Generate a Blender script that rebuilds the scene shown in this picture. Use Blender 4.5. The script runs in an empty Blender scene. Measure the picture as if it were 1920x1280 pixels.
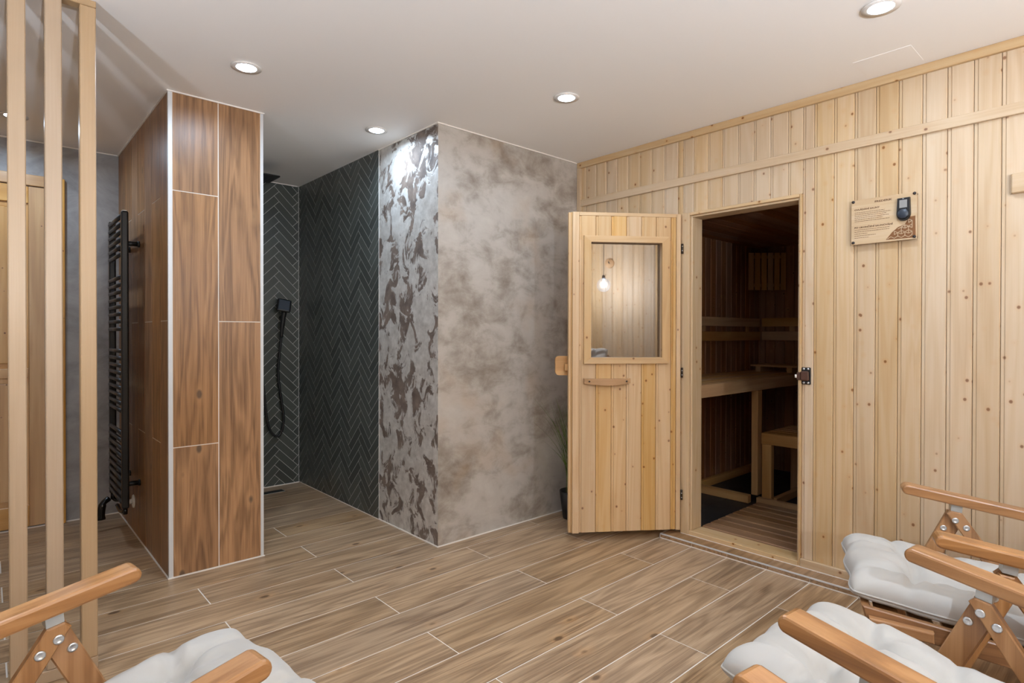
import bpy, bmesh, math, random
from mathutils import Vector, Matrix
random.seed(7)
sc = bpy.context.scene
COL = sc.collection

# ------------------------------------------------------------------ camera
cam_d = bpy.data.cameras.new('camera'); cam = bpy.data.objects.new('camera', cam_d); COL.objects.link(cam)
cam_d.sensor_width = 36.0; cam_d.lens = 1090.43 * 36.0 / 1920.0
cam_d.shift_y = -(640 - 632.71) / 1920.0
cam_d.clip_start = 0.02
cam.matrix_world = (Matrix.Translation((0, 0, 1.15)) @ Matrix.Rotation(-0.7352, 4, 'Z') @
                    Matrix.Rotation(math.pi / 2 - 0.0067, 4, 'X') @ Matrix.Rotation(0.0014, 4, 'Z'))
sc.camera = cam

# ------------------------------------------------------------------ world, exposure
w = bpy.data.worlds.new('world'); sc.world = w; w.use_nodes = True
w.node_tree.nodes['Background'].inputs[0].default_value = (0.5, 0.5, 0.5, 1)
w.node_tree.nodes['Background'].inputs[1].default_value = 0.0
vs = sc.view_settings
vs.view_transform = 'Standard'; vs.look = 'None'; vs.gamma = 1.0; vs.use_curve_mapping = False
vs.exposure = 0.0
sc.cycles.max_bounces = 10; sc.cycles.diffuse_bounces = 6; sc.cycles.transparent_max_bounces = 12

PENDANT_POWER = 20.0        # W, each pendant bulb
PENDANT_COL = (0.87, 1.0, 1.20)
SPOT_POWER = 5.2           # W, each recessed downlight
SPOT_COL = (0.68, 0.87, 1.10)
H = 2.282                   # ceiling height

# ------------------------------------------------------------------ shader helpers
def lin(r, g, b):
    f = lambda c: (c / 255 / 12.92) if c / 255 <= 0.04045 else ((c / 255 + 0.055) / 1.055) ** 2.4
    return (f(r), f(g), f(b), 1)

class NT:
    def __init__(s, name):
        s.m = bpy.data.materials.new(name); s.m.use_nodes = True
        s.t = s.m.node_tree; s.b = s.t.nodes['Principled BSDF']; s.out = s.t.nodes['Material Output']
    def n(s, typ, **kw):
        nd = s.t.nodes.new(typ)
        for k, v in kw.items():
            if k.startswith('i_'):
                key = k[2:]
                nd.inputs[int(key) if key.isdigit() else key.replace('_', ' ')].default_value = v
            else: setattr(nd, k, v)
        return nd
    def l(s, a, b): s.t.links.new(a, b)
    def math(s, op, a, b=None, clamp=False):
        nd = s.n('ShaderNodeMath', operation=op, use_clamp=clamp)
        for i, x in enumerate((a, b)):
            if x is None: continue
            if isinstance(x, (int, float)): nd.inputs[i].default_value = x
            else: s.l(x, nd.inputs[i])
        return nd.outputs[0]
    def ramp(s, fac, stops):
        nd = s.n('ShaderNodeValToRGB'); cr = nd.color_ramp
        while len(cr.elements) < len(stops): cr.elements.new(0.5)
        for e, (p, c) in zip(cr.elements, stops): e.position = p; e.color = c if len(c) == 4 else (*c, 1)
        s.l(fac, nd.inputs[0]); return nd.outputs[0]
    def mix(s, fac, a, b, mode='MIX'):
        nd = s.n('ShaderNodeMix', data_type='RGBA', blend_type=mode)
        for i, x in ((0, fac), (6, a), (7, b)):
            if isinstance(x, (int, float)): nd.inputs[i].default_value = x
            elif isinstance(x, tuple): nd.inputs[i].default_value = x
            else: s.l(x, nd.inputs[i])
        return nd.outputs[2]
    def noise(s, vec, scale, detail=4, rough=0.5, dist=0.0):
        nd = s.n('ShaderNodeTexNoise'); nd.inputs['Scale'].default_value = scale
        nd.inputs['Detail'].default_value = detail; nd.inputs['Roughness'].default_value = rough
        nd.inputs['Distortion'].default_value = dist
        if vec is not None: s.l(vec, nd.inputs['Vector'])
        return nd.outputs[0]
    def scaled(s, vec, sx, sy, sz):
        nd = s.n('ShaderNodeVectorMath', operation='MULTIPLY'); s.l(vec, nd.inputs[0]); nd.inputs[1].default_value = (sx, sy, sz)
        return nd.outputs[0]
    def bump(s, h, strength, dist=0.002):
        nd = s.n('ShaderNodeBump'); nd.inputs['Strength'].default_value = strength; nd.inputs['Distance'].default_value = dist
        s.l(h, nd.inputs['Height']); s.l(nd.outputs[0], s.b.inputs['Normal'])
    def coord(s, rnd=True):
        tc = s.n('ShaderNodeTexCoord')
        if not rnd: return tc.outputs['Object'], None
        oi = s.n('ShaderNodeObjectInfo')
        wn = s.n('ShaderNodeTexWhiteNoise', noise_dimensions='1D'); s.l(oi.outputs['Random'], wn.inputs['W'])
        mu = s.n('ShaderNodeVectorMath', operation='MULTIPLY'); s.l(wn.outputs['Color'], mu.inputs[0]); mu.inputs[1].default_value = (37, 53, 71)
        ad = s.n('ShaderNodeVectorMath', operation='ADD'); s.l(tc.outputs['Object'], ad.inputs[0]); s.l(mu.outputs[0], ad.inputs[1])
        return ad.outputs[0], oi.outputs['Random']

def plain(name, col, rough=0.5, metal=0.0, spec=0.5):
    k = NT(name); k.b.inputs['Base Color'].default_value = col
    k.b.inputs['Roughness'].default_value = rough; k.b.inputs['Metallic'].default_value = metal
    k.b.inputs['Specular IOR Level'].default_value = spec
    return k.m

def axis_scale(axis, along, across):
    d = {'x': (along, across, across), 'y': (across, along, across), 'z': (across, across, along)}
    return d[axis]

def wood(name, axis, light, mid, dark, ring=9.0, rough=0.55, knots=0.0, knotcol=None, vary=0.12, satvar=0.3, across=7.0, along=0.55,
         fine=0.35, ringw=0.28, midw=0.14, kscale=(17.0, 14.5), bump=0.15, spec=0.4, satin=0.0):
    k = NT(name); v, rnd = k.coord()
    vs_ = k.scaled(v, *axis_scale(axis, along, across))
    n1 = k.noise(vs_, 1.0, 3, 0.5, 0.5)
    rings = k.math('SINE', k.math('MULTIPLY', n1, ring * 6.283))
    rings = k.math('MULTIPLY_ADD', rings, 0.5); rings.node.inputs[2].default_value = 0.5
    vf = k.scaled(v, *axis_scale(axis, along * 5, across * 28))
    nf = k.noise(vf, 1.0, 5, 0.65)
    vb = k.scaled(v, *axis_scale(axis, along * 1.5, across * 0.6))
    nb = k.noise(vb, 1.0, 2)
    f = k.math('ADD', k.math('MULTIPLY', rings, ringw), k.math('MULTIPLY', nf, fine))
    nm = k.noise(k.scaled(v, *axis_scale(axis, along * 2.4, across * 5.0)), 1.0, 4, 0.6, 0.4)
    f = k.math('ADD', f, k.math('MULTIPLY', nm, midw))
    f = k.math('ADD', f, k.math('MULTIPLY', nb, max(0.12, 0.94 - ringw - fine * 0.5 - midw * 0.5)))
    col = k.ramp(f, [(0.28, light), (0.62, mid), (1.0, dark)])
    if knots > 0:
        vk = k.scaled(v, *axis_scale(axis, kscale[1], kscale[0]))
        vo = k.n('ShaderNodeTexVoronoi'); k.l(vk, vo.inputs['Vector']); vo.inputs['Scale'].default_value = 1.0
        d = vo.outputs['Distance']
        halo = k.math('SUBTRACT', 1.0, k.math('DIVIDE', d, knots * 2.3), clamp=True)
        core = k.math('MULTIPLY', k.math('SUBTRACT', 1.0, k.math('DIVIDE', d, knots), clamp=True), 2.2, clamp=True)
        col = k.mix(k.math('MULTIPLY', halo, 0.40), col, mid if knotcol is None else lin(196, 148, 96))
        col = k.mix(core, col, knotcol)
    hsv = k.n('ShaderNodeHueSaturation'); k.l(col, hsv.inputs['Color'])
    va = k.math('MULTIPLY_ADD', rnd, vary * 2); va.node.inputs[2].default_value = 1.0 - vary
    k.l(va, hsv.inputs['Value'])
    sa = k.math('MULTIPLY_ADD', k.math('FRACT', k.math('MULTIPLY', rnd, 17.3)), satvar); sa.node.inputs[2].default_value = 1.0 - satvar / 2
    k.l(sa, hsv.inputs['Saturation'])
    k.l(hsv.outputs[0], k.b.inputs['Base Color'])
    k.b.inputs['Roughness'].default_value = rough; k.b.inputs['Specular IOR Level'].default_value = spec
    if satin: k.b.inputs['Coat Weight'].default_value = satin; k.b.inputs['Coat Roughness'].default_value = 0.3
    k.bump(nf, bump, 0.0015)
    return k.m

P = dict(light=lin(206, 183, 153), mid=lin(196, 168, 131), dark=lin(175, 139, 96), knots=0.125, knotcol=lin(134, 92, 56), ring=7, ringw=0.16, across=9, vary=0.06)
M = {}
for ax in 'xyz': M['pine_' + ax] = wood('pine_' + ax, ax, **P)
for ax in 'xz': M['dpine_' + ax] = wood('door_pine_' + ax, ax, **{**P, 'light': lin(208, 178, 138), 'mid': lin(197, 160, 112), 'dark': lin(176, 133, 82)})
for ax in 'xz': M['post_' + ax] = wood('larch_' + ax, ax, lin(184, 159, 130), lin(172, 145, 113), lin(155, 126, 93), ring=3, ringw=0.12, vary=0.04, rough=0.42, satin=0.15)
for ax in 'xyz':
    M['acacia_' + ax] = wood('acacia_' + ax, ax, lin(184, 141, 98), lin(158, 113, 72), lin(108, 73, 45), ring=5, across=14, vary=0.07, satvar=0.12, rough=0.34, spec=0.5, bump=0.1, satin=0.25)
    M['bench_' + ax] = wood('bench_wood_' + ax, ax, lin(206, 166, 116), lin(186, 142, 92), lin(160, 116, 70), ring=3, vary=0.06)
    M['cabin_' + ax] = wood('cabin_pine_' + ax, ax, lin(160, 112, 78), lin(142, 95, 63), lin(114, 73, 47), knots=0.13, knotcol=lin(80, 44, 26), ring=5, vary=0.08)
M['duck'] = wood('duckboard_wood', 'y', lin(166, 126, 84), lin(144, 104, 66), lin(116, 80, 48), ring=3, vary=0.05)
M['old_door'] = wood('door_wood', 'z', lin(214, 170, 112), lin(196, 148, 88), lin(168, 118, 64), knots=0.10, knotcol=lin(120, 74, 36), ring=4, vary=0.05, rough=0.35, satin=0.2)
M['door_x'] = wood('door_wood_x', 'x', lin(214, 170, 112), lin(196, 148, 88), lin(168, 118, 64), ring=4, vary=0.05, rough=0.35, satin=0.2)

def tilewood(name, axis, light, mid, dark):
    return wood(name, axis, light, mid, dark, ring=7, ringw=0.20, across=11, along=0.85, fine=0.62, midw=0.45, satvar=0.14, knots=0.10, knotcol=lin(104, 80, 58), kscale=(6.5, 3.6),
                vary=0.07, rough=0.36, spec=0.45, bump=0.22)
M['tile_floor'] = tilewood('oak_tile_floor', 'x', lin(208, 182, 150), lin(176, 148, 116), lin(116, 90, 66))
M['tile_col'] = tilewood('oak_tile_wall', 'z', lin(196, 154, 108), lin(162, 118, 76), lin(100, 68, 40))
M['tile_kerb'] = tilewood('oak_tile_kerb', 'x', lin(190, 158, 122), lin(164, 130, 96), lin(118, 90, 62))

M['grout'] = plain('grout', lin(226, 219, 208), 0.8)
M['caulk'] = plain('white_caulk', lin(232, 224, 214), 0.6)
M['alu'] = plain('aluminium_trim', lin(206, 206, 204), 0.4, 0.12)
M['alu_raw'] = plain('aluminium_plate', lin(196, 200, 200), 0.42, 0.7)
M['chrome'] = plain('bolt_steel', lin(222, 224, 226), 0.28, 0.85)
M['black'] = plain('black_metal', lin(20, 20, 21), 0.42, 0.0, 0.5)
M['black_gloss'] = plain('black_chrome', lin(14, 14, 15), 0.18, 0.2)
M['bar'] = plain('dark_bar', lin(46, 45, 45), 0.4)
M['plastic'] = plain('black_plastic', lin(24, 23, 25), 0.35)
M['dial'] = plain('dial_plastic', lin(40, 46, 56), 0.4)
M['screen'] = plain('grey_screen', lin(140, 138, 134), 0.25)
M['white'] = plain('white_plastic', lin(226, 220, 212), 0.4)
M['brown_plastic'] = plain('brown_plastic', lin(78, 50, 38), 0.38)
M['pot'] = plain('dark_pot', lin(24, 22, 22), 0.5)
M['engrave'] = plain('engraving', lin(96, 64, 38), 0.8)
M['cutout_shade'] = plain('painted_cutout_shade', lin(120, 78, 42), 0.8)  # shade seen through the sign's cut lattice, put into the colour
M['hinge'] = plain('hinge_steel', lin(70, 58, 48), 0.4, 0.7)
M['rubber'] = plain('screw_cap', lin(48, 40, 36), 0.5)
M['roughpaint'] = plain('grey_render', lin(120, 116, 110), 0.8)

def ceiling_mat():
    k = NT('ceiling_paint'); v, _ = k.coord(False)
    k.b.inputs['Base Color'].default_value = lin(243, 239, 233); k.b.inputs['Roughness'].default_value = 0.7
    k.bump(k.noise(v, 120, 3), 0.06, 0.001); return k.m
M['ceiling'] = ceiling_mat()

def plaster_mat():
    k = NT('warm_plaster'); v, _ = k.coord(False)
    a = k.noise(v, 2.6, 9, 0.64, 0.25); b = k.noise(k.scaled(v, 0.8, 1.0, 1.3), 8.0, 8, 0.62, 0.45); c = k.noise(v, 3.7, 2)
    f = k.math('ADD', k.math('MULTIPLY', a, 0.6), k.math('MULTIPLY', b, 0.4))
    col = k.ramp(f, [(0.33, lin(116, 102, 90)), (0.44, lin(156, 146, 134)), (0.52, lin(180, 172, 162)), (0.68, lin(196, 190, 180))])
    warm = k.ramp(c, [(0.60, (0, 0, 0)), (0.76, (1, 1, 1))])
    col = k.mix(k.math('MULTIPLY', warm, 0.35), col, lin(176, 146, 112))
    k.l(col, k.b.inputs['Base Color'])
    k.l(k.ramp(f, [(0.4, (0.62, 0.62, 0.62)), (0.6, (0.42, 0.42, 0.42))]), k.b.inputs['Roughness'])
    k.bump(f, 0.25, 0.004); return k.m
M['plaster'] = plaster_mat()

def stucco_mat():
    k = NT('pearl_stucco'); v, _ = k.coord(False)
    a = k.noise(k.scaled(v, 1.0, 1.35, 1.0), 8.0, 9, 0.62, 0.7); b = k.noise(v, 3.0, 3)
    f = k.math('ADD', k.math('MULTIPLY', a, 0.78), k.math('MULTIPLY', b, 0.22))
    mask = k.ramp(f, [(0.456, (0, 0, 0)), (0.494, (1, 1, 1))])
    pearl = k.ramp(k.noise(v, 22, 5, 0.6), [(0.3, lin(172, 166, 158)), (0.7, lin(214, 210, 203))])
    base = k.ramp(k.noise(v, 14, 5, 0.6), [(0.3, lin(84, 71, 63)), (0.7, lin(130, 114, 102))])
    k.l(k.mix(mask, base, pearl), k.b.inputs['Base Color'])
    k.l(k.math('MULTIPLY', mask, 0.25), k.b.inputs['Metallic'])
    k.l(k.ramp(mask, [(0, (0.7, 0.7, 0.7)), (1, (0.42, 0.42, 0.42))]), k.b.inputs['Roughness'])
    k.bump(k.math('ADD', mask, k.math('MULTIPLY', a, 0.6)), 0.35, 0.004); return k.m
M['stucco'] = stucco_mat()

def cement_mat():
    k = NT('grey_microcement'); v, _ = k.coord(False)
    a = k.noise(k.scaled(v, 1, 1, 1.6), 3.2, 8, 0.62, 0.9)
    k.l(k.ramp(a, [(0.3, lin(118, 114, 112)), (0.5, lin(146, 143, 141)), (0.72, lin(168, 165, 162))]), k.b.inputs['Base Color'])
    k.b.inputs['Roughness'].default_value = 0.5; k.bump(a, 0.2, 0.004); return k.m
M['cement'] = cement_mat()

def glaze_mat():
    k = NT('green_grey_tile'); v, rnd = k.coord()
    col = k.ramp(rnd, [(0.0, lin(66, 70, 66)), (0.5, lin(74, 78, 74)), (1.0, lin(82, 86, 81))])
    k.l(col, k.b.inputs['Base Color']); k.b.inputs['Roughness'].default_value = 0.27
    k.bump(k.noise(v, 14, 2), 0.05, 0.002); return k.m
M['herring'] = glaze_mat()
M['herring_grout'] = plain('tile_grout', lin(176, 176, 170), 0.75)

def dark_tile():
    k = NT('dark_floor_tile'); v, rnd = k.coord()
    k.l(k.ramp(k.noise(v, 6, 4), [(0.3, lin(34, 33, 34)), (0.7, lin(52, 50, 50))]), k.b.inputs['Base Color'])
    k.b.inputs['Roughness'].default_value = 0.5; return k.m
M['dark_tile'] = dark_tile()

def fabric_mat():
    k = NT('cream_cotton'); v, _ = k.coord(False)
    a = k.noise(v, 5, 4)
    k.l(k.ramp(a, [(0.3, lin(172, 168, 161)), (0.7, lin(182, 179, 173))]), k.b.inputs['Base Color'])
    k.b.inputs['Roughness'].default_value = 0.9; k.b.inputs['Specular IOR Level'].default_value = 0.15
    k.b.inputs['Sheen Weight'].default_value = 0.2
    k.bump(k.noise(v, 700, 2), 0.12, 0.0006); return k.m
M['fabric'] = fabric_mat()

def leaf_mat():
    k = NT('grass_blade'); v, rnd = k.coord(False)
    k.l(k.ramp(k.noise(v, 9, 2), [(0.35, lin(66, 84, 34)), (0.6, lin(104, 132, 46)), (0.8, lin(130, 126, 70))]), k.b.inputs['Base Color'])
    k.b.inputs['Roughness'].default_value = 0.5; return k.m
M['leaf'] = leaf_mat()

def pane_mat():
    k = NT('smoked_pane')
    tr = k.n('ShaderNodeBsdfTransparent'); tr.inputs[0].default_value = (0.50, 0.44, 0.38, 1)
    gl = k.n('ShaderNodeBsdfGlossy'); gl.inputs['Color'].default_value = (0.90, 0.87, 0.84, 1); gl.inputs['Roughness'].default_value = 0.015
    mx = k.n('ShaderNodeMixShader'); mx.inputs[0].default_value = 0.27
    k.l(tr.outputs[0], mx.inputs[1]); k.l(gl.outputs[0], mx.inputs[2]); k.l(mx.outputs[0], k.out.inputs[0]); return k.m
M['pane'] = pane_mat()

def globe_mat():
    k = NT('clear_globe')
    tr = k.n('ShaderNodeBsdfTransparent'); tr.inputs[0].default_value = (0.97, 0.97, 0.97, 1)
    gl = k.n('ShaderNodeBsdfGlossy'); gl.inputs['Roughness'].default_value = 0.05
    fr = k.n('ShaderNodeLayerWeight'); fr.inputs[0].default_value = 0.3
    mx = k.n('ShaderNodeMixShader'); k.l(k.math('MULTIPLY', fr.outputs['Fresnel'], 0.45), mx.inputs[0])
    tl = k.n('ShaderNodeBsdfTranslucent'); tl.inputs[0].default_value = (0.95, 0.95, 0.95, 1)
    m2 = k.n('ShaderNodeMixShader'); m2.inputs[0].default_value = 0.004
    k.l(tr.outputs[0], m2.inputs[1]); k.l(tl.outputs[0], m2.inputs[2])
    k.l(m2.outputs[0], mx.inputs[1]); k.l(gl.outputs[0], mx.inputs[2]); k.l(mx.outputs[0], k.out.inputs[0]); return k.m
M['globe'] = globe_mat()

def emit(name, col, s):
    k = NT(name); e = k.n('ShaderNodeEmission'); e.inputs[0].default_value = (*col, 1); e.inputs[1].default_value = s
    k.l(e.outputs[0], k.out.inputs[0]); return k.m
M['led'] = emit('led_disc', SPOT_COL, 30.0)
def bulb_mat():
    k = NT('bulb_glow'); e = k.n('ShaderNodeEmission'); e.inputs[0].default_value = (*PENDANT_COL, 1); e.inputs[1].default_value = 22.0
    t = k.n('ShaderNodeBsdfTransparent'); a = k.n('ShaderNodeAddShader'); k.l(e.outputs[0], a.inputs[0]); k.l(t.outputs[0], a.inputs[1]); k.l(a.outputs[0], k.out.inputs[0]); return k.m
M['bulb'] = bulb_mat()

# ------------------------------------------------------------------ mesh helpers
def new(name, me, mat=None, parent=None, loc=(0, 0, 0), rz=0.0):
    o = bpy.data.objects.new(name, me); COL.objects.link(o)
    if mat is not None and me is not None and len(me.materials) == 0: me.materials.append(M[mat] if isinstance(mat, str) else mat)
    o.location = loc; o.rotation_euler = (0, 0, rz)
    if parent: o.parent = parent
    return o
def empty(name, loc=(0, 0, 0), rz=0.0, parent=None):
    return new(name, None, None, parent, loc, rz)
def tag(o, label=None, cat=None, group=None, kind=None):
    if label: o['label'] = label
    if cat: o['category'] = cat
    if group: o['group'] = group
    if kind: o['kind'] = kind
    return o
def bm_box(bm, x0, x1, y0, y1, z0, z1):
    vs_ = [bm.verts.new(p) for p in ((x0, y0, z0), (x1, y0, z0), (x1, y1, z0), (x0, y1, z0), (x0, y0, z1), (x1, y0, z1), (x1, y1, z1), (x0, y1, z1))]
    for f in ((0, 3, 2, 1), (4, 5, 6, 7), (0, 1, 5, 4), (1, 2, 6, 5), (2, 3, 7, 6), (3, 0, 4, 7)): bm.faces.new([vs_[i] for i in f])
    return vs_
def done(bm, smooth=False):
    bmesh.ops.recalc_face_normals(bm, faces=bm.faces)
    me = bpy.data.meshes.new('m'); bm.to_mesh(me); bm.free()
    if smooth:
        for p in me.polygons: p.use_smooth = True
    return me
def boxm(x0, x1, y0, y1, z0, z1, bev=0.0, seg=1):
    bm = bmesh.new(); bm_box(bm, x0, x1, y0, y1, z0, z1)
    if bev: bmesh.ops.bevel(bm, geom=bm.edges[:], offset=bev, segments=seg, affect='EDGES', profile=0.5)
    return done(bm)
def box(name, x0, x1, y0, y1, z0, z1, mat, parent=None, bev=0.0, loc=(0, 0, 0), rz=0.0, seg=1):
    return new(name, boxm(x0, x1, y0, y1, z0, z1, bev, seg), mat, parent, loc, rz)
def obox(name, a, b, mat, parent=None, bev=0.0):
    """axis-aligned world box, with its origin at the min corner so wood grain differs between pieces"""
    return box(name, 0, b[0] - a[0], 0, b[1] - a[1], 0, b[2] - a[2], mat, parent, bev, loc=a)
def bm_prism(bm, pts, y0, y1):
    """polygon in (x, z), extruded along y"""
    a = [bm.verts.new((p[0], y0, p[1])) for p in pts]; b = [bm.verts.new((p[0], y1, p[1])) for p in pts]
    bm.faces.new(a); bm.faces.new(b[::-1])
    n = len(pts)
    for i in range(n): bm.faces.new((a[i], b[i], b[(i + 1) % n], a[(i + 1) % n]))
def prism_x(pts, x0, x1, bev=0.0, seg=2):
    """polygon in (y, z), extruded along x"""
    bm = bmesh.new()
    a = [bm.verts.new((x0, p[0], p[1])) for p in pts]; b = [bm.verts.new((x1, p[0], p[1])) for p in pts]
    bm.faces.new(a); bm.faces.new(b[::-1]); n = len(pts)
    for i in range(n): bm.faces.new((a[i], b[i], b[(i + 1) % n], a[(i + 1) % n]))
    if bev:
        bmesh.ops.recalc_face_normals(bm, faces=bm.faces)
        es = [e for e in bm.edges if abs(e.verts[0].co.x - e.verts[1].co.x) < 1e-6]
        bmesh.ops.bevel(bm, geom=es, offset=bev, segments=seg, affect='EDGES', profile=0.5)
    return done(bm)
def bm_tube(bm, path, r, seg=10, cap=True):
    path = [Vector(p) for p in path]; rings = []
    up = Vector((0, 0, 1)); prev = None
    for i, p in enumerate(path):
        t = (path[min(i + 1, len(path) - 1)] - path[max(i - 1, 0)]).normalized()
        if prev is None:
            s = t.cross(up) if abs(t.dot(up)) < 0.95 else t.cross(Vector((1, 0, 0)))
        else: s = prev - t * prev.dot(t)
        s.normalize(); prev = s; u = s.cross(t)
        rr = r[i] if isinstance(r, (list, tuple)) else r
        rings.append([bm.verts.new(p + (s * math.cos(a) + u * math.sin(a)) * rr) for a in (2 * math.pi * j / seg for j in range(seg))])
    for a, b in zip(rings, rings[1:]):
        for j in range(seg): bm.faces.new((a[j], a[(j + 1) % seg], b[(j + 1) % seg], b[j]))
    if cap: bm.faces.new(rings[0]); bm.faces.new(rings[-1])
def tube(path, r, seg=10):
    bm = bmesh.new(); bm_tube(bm, path, r, seg); me = done(bm, True)
    return me
def bm_lathe(bm, prof, seg=24, cx=0, cy=0):
    rings = []
    for r, z in prof:
        rings.append([bm.verts.new((cx + max(r, 1e-5) * math.cos(2 * math.pi * j / seg), cy + max(r, 1e-5) * math.sin(2 * math.pi * j / seg), z)) for j in range(seg)])
    for a, b in zip(rings, rings[1:]):
        for j in range(seg): bm.faces.new((a[j], a[(j + 1) % seg], b[(j + 1) % seg], b[j]))
    bmesh.ops.remove_doubles(bm, verts=bm.verts, dist=5e-5)
def lathe(prof, seg=24):
    bm = bmesh.new(); bm_lathe(bm, prof, seg); return done(bm, True)
def curve_pts(ctrl, n=8):
    """Catmull-Rom through the control points"""
    c = [Vector(p) for p in ctrl]; c = [c[0] * 2 - c[1]] + c + [c[-1] * 2 - c[-2]]; out = []
    for i in range(1, len(c) - 2):
        for j in range(n):
            t = j / n; p0, p1, p2, p3 = c[i - 1:i + 3]
            out.append(0.5 * ((2 * p1) + (p2 - p0) * t + (2 * p0 - 5 * p1 + 4 * p2 - p3) * t * t + (3 * p1 - p0 - 3 * p2 + p3) * t ** 3))
    out.append(c[-2]); return out

BOARDS = {}
def board_mesh(wd, ht, t=0.015):
    """tongue-and-groove board: x across, y outward, z up; a lowered bead on one edge and chamfers"""
    key = (round(wd, 4), round(ht, 4), t)
    if key not in BOARDS:
        g = 0.0008; bd = min(0.011, wd * 0.25)
        pr = [(g, 0), (wd - g, 0), (wd - g, t - 0.005), (wd - 0.002, t - 0.004), (wd - bd, t - 0.004), (wd - bd - 0.004, t), (0.004, t), (g, t - 0.004)]
        bm = bmesh.new()
        a = [bm.verts.new((x, y, 0)) for x, y in pr]; b = [bm.verts.new((x, y, ht)) for x, y in pr]
        bm.faces.new(a); bm.faces.new(b[::-1]); n = len(pr)
        for i in range(n): bm.faces.new((a[i], a[(i + 1) % n], b[(i + 1) % n], b[i]))
        BOARDS[key] = done(bm)
    return BOARDS[key]
R90, R180 = math.pi / 2, math.pi

# ================================================================== THE SETTING
XS = 2.93            # face of the pine cladding
YP = 2.583           # plaster face
YB = 4.446           # back wall
XL, YR = -1.75, -1.28  # left wall and rear wall

# ---- floor: grout bed and every plank tile
floor = box('floor', XL, 3.0, YR, YB + 0.05, -0.08, -0.0012, 'grout'); tag(floor, 'wood-look plank tile floor with pale grout lines', 'floor', kind='structure')
PITCH = 0.2025; G = 0.0050
k0 = int((YR - 1.065) / PITCH) - 1
plank_cache = {}
for k in range(k0, 18):
    y0, y1 = 1.065 + PITCH * k, 1.065 + PITCH * (k + 1)
    y0c, y1c = max(y0, YR), min(y1, YB)
    if y1c - y0c < 0.01: continue
    xend = 2.8185 if y0 < 1.86 else XS + 0.012
    base = 1.914 if (k % 2 == 0) else 1.258
    j = base - 1.21 * 4; segs = []
    while j < xend:
        a, b = max(j, XL), min(j + 1.21, xend)
        if b - a > 0.01: segs.append((a, b))
        j += 1.21
    for a, b in segs:
        d = (round(b - a - G, 4), round(y1c - y0c - G, 4))
        if d not in plank_cache: plank_cache[d] = boxm(0, d[0], 0, d[1], -0.001, 0.0)
        new('plank', plank_cache[d], 'tile_floor', floor, (a + G / 2, y0c + G / 2, 0))

# ---- ceiling
ceil = box('ceiling', XL - 0.1, 3.1, YR - 0.1, YB + 0.15, H, H + 0.12, 'ceiling'); tag(ceil, 'smooth warm white ceiling', 'ceiling', kind='structure')
hatch = box('access_panel', 2.688, 2.872, 0.648, 0.853, H - 0.0012, H + 0.001, 'ceiling', ceil)

# ---- left wall, rear wall (behind the camera)
wl = box('wall_left', XL - 0.1, XL, YR - 0.1, YB + 0.1, 0, H, 'plaster'); tag(wl, 'mottled plaster wall on the left outside the view', 'wall', kind='structure')
wr = box('wall_rear', XL - 0.1, 3.1, YR - 0.1, YR - 0.015, 0, H, 'pine_z'); tag(wr, 'pine clad wall behind the chairs', 'wall', kind='structure')
x = XL
while x < XS:
    wd = min(0.125, XS - x); new('board', board_mesh(wd, H), 'pine_z', wr, (x, YR - 0.015, 0)); x += 0.125

# ---- back wall with the grey microcement, behind the partition and the shower
wb = box('wall_back', XL - 0.1, 1.80, YB, YB + 0.1, 0, H, 'cement'); tag(wb, 'grey microcement wall beside the panelled door', 'wall', kind='structure')

# ---- solid plaster block between shower and sauna: stucco on its shower side, plaster on its front
bm = bmesh.new(); bm_box(bm, 1.80, 3.0, YP, YB + 0.1, 0, H); me = done(bm)
me.materials.append(M['plaster']); me.materials.append(M['stucco'])
for p in me.polygons:
    if p.normal.x < -0.5: p.material_index = 1
wp = new('wall_plaster', me); tag(wp, 'mottled taupe plaster wall with pearl stucco return beside the shower', 'wall', kind='structure')

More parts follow.
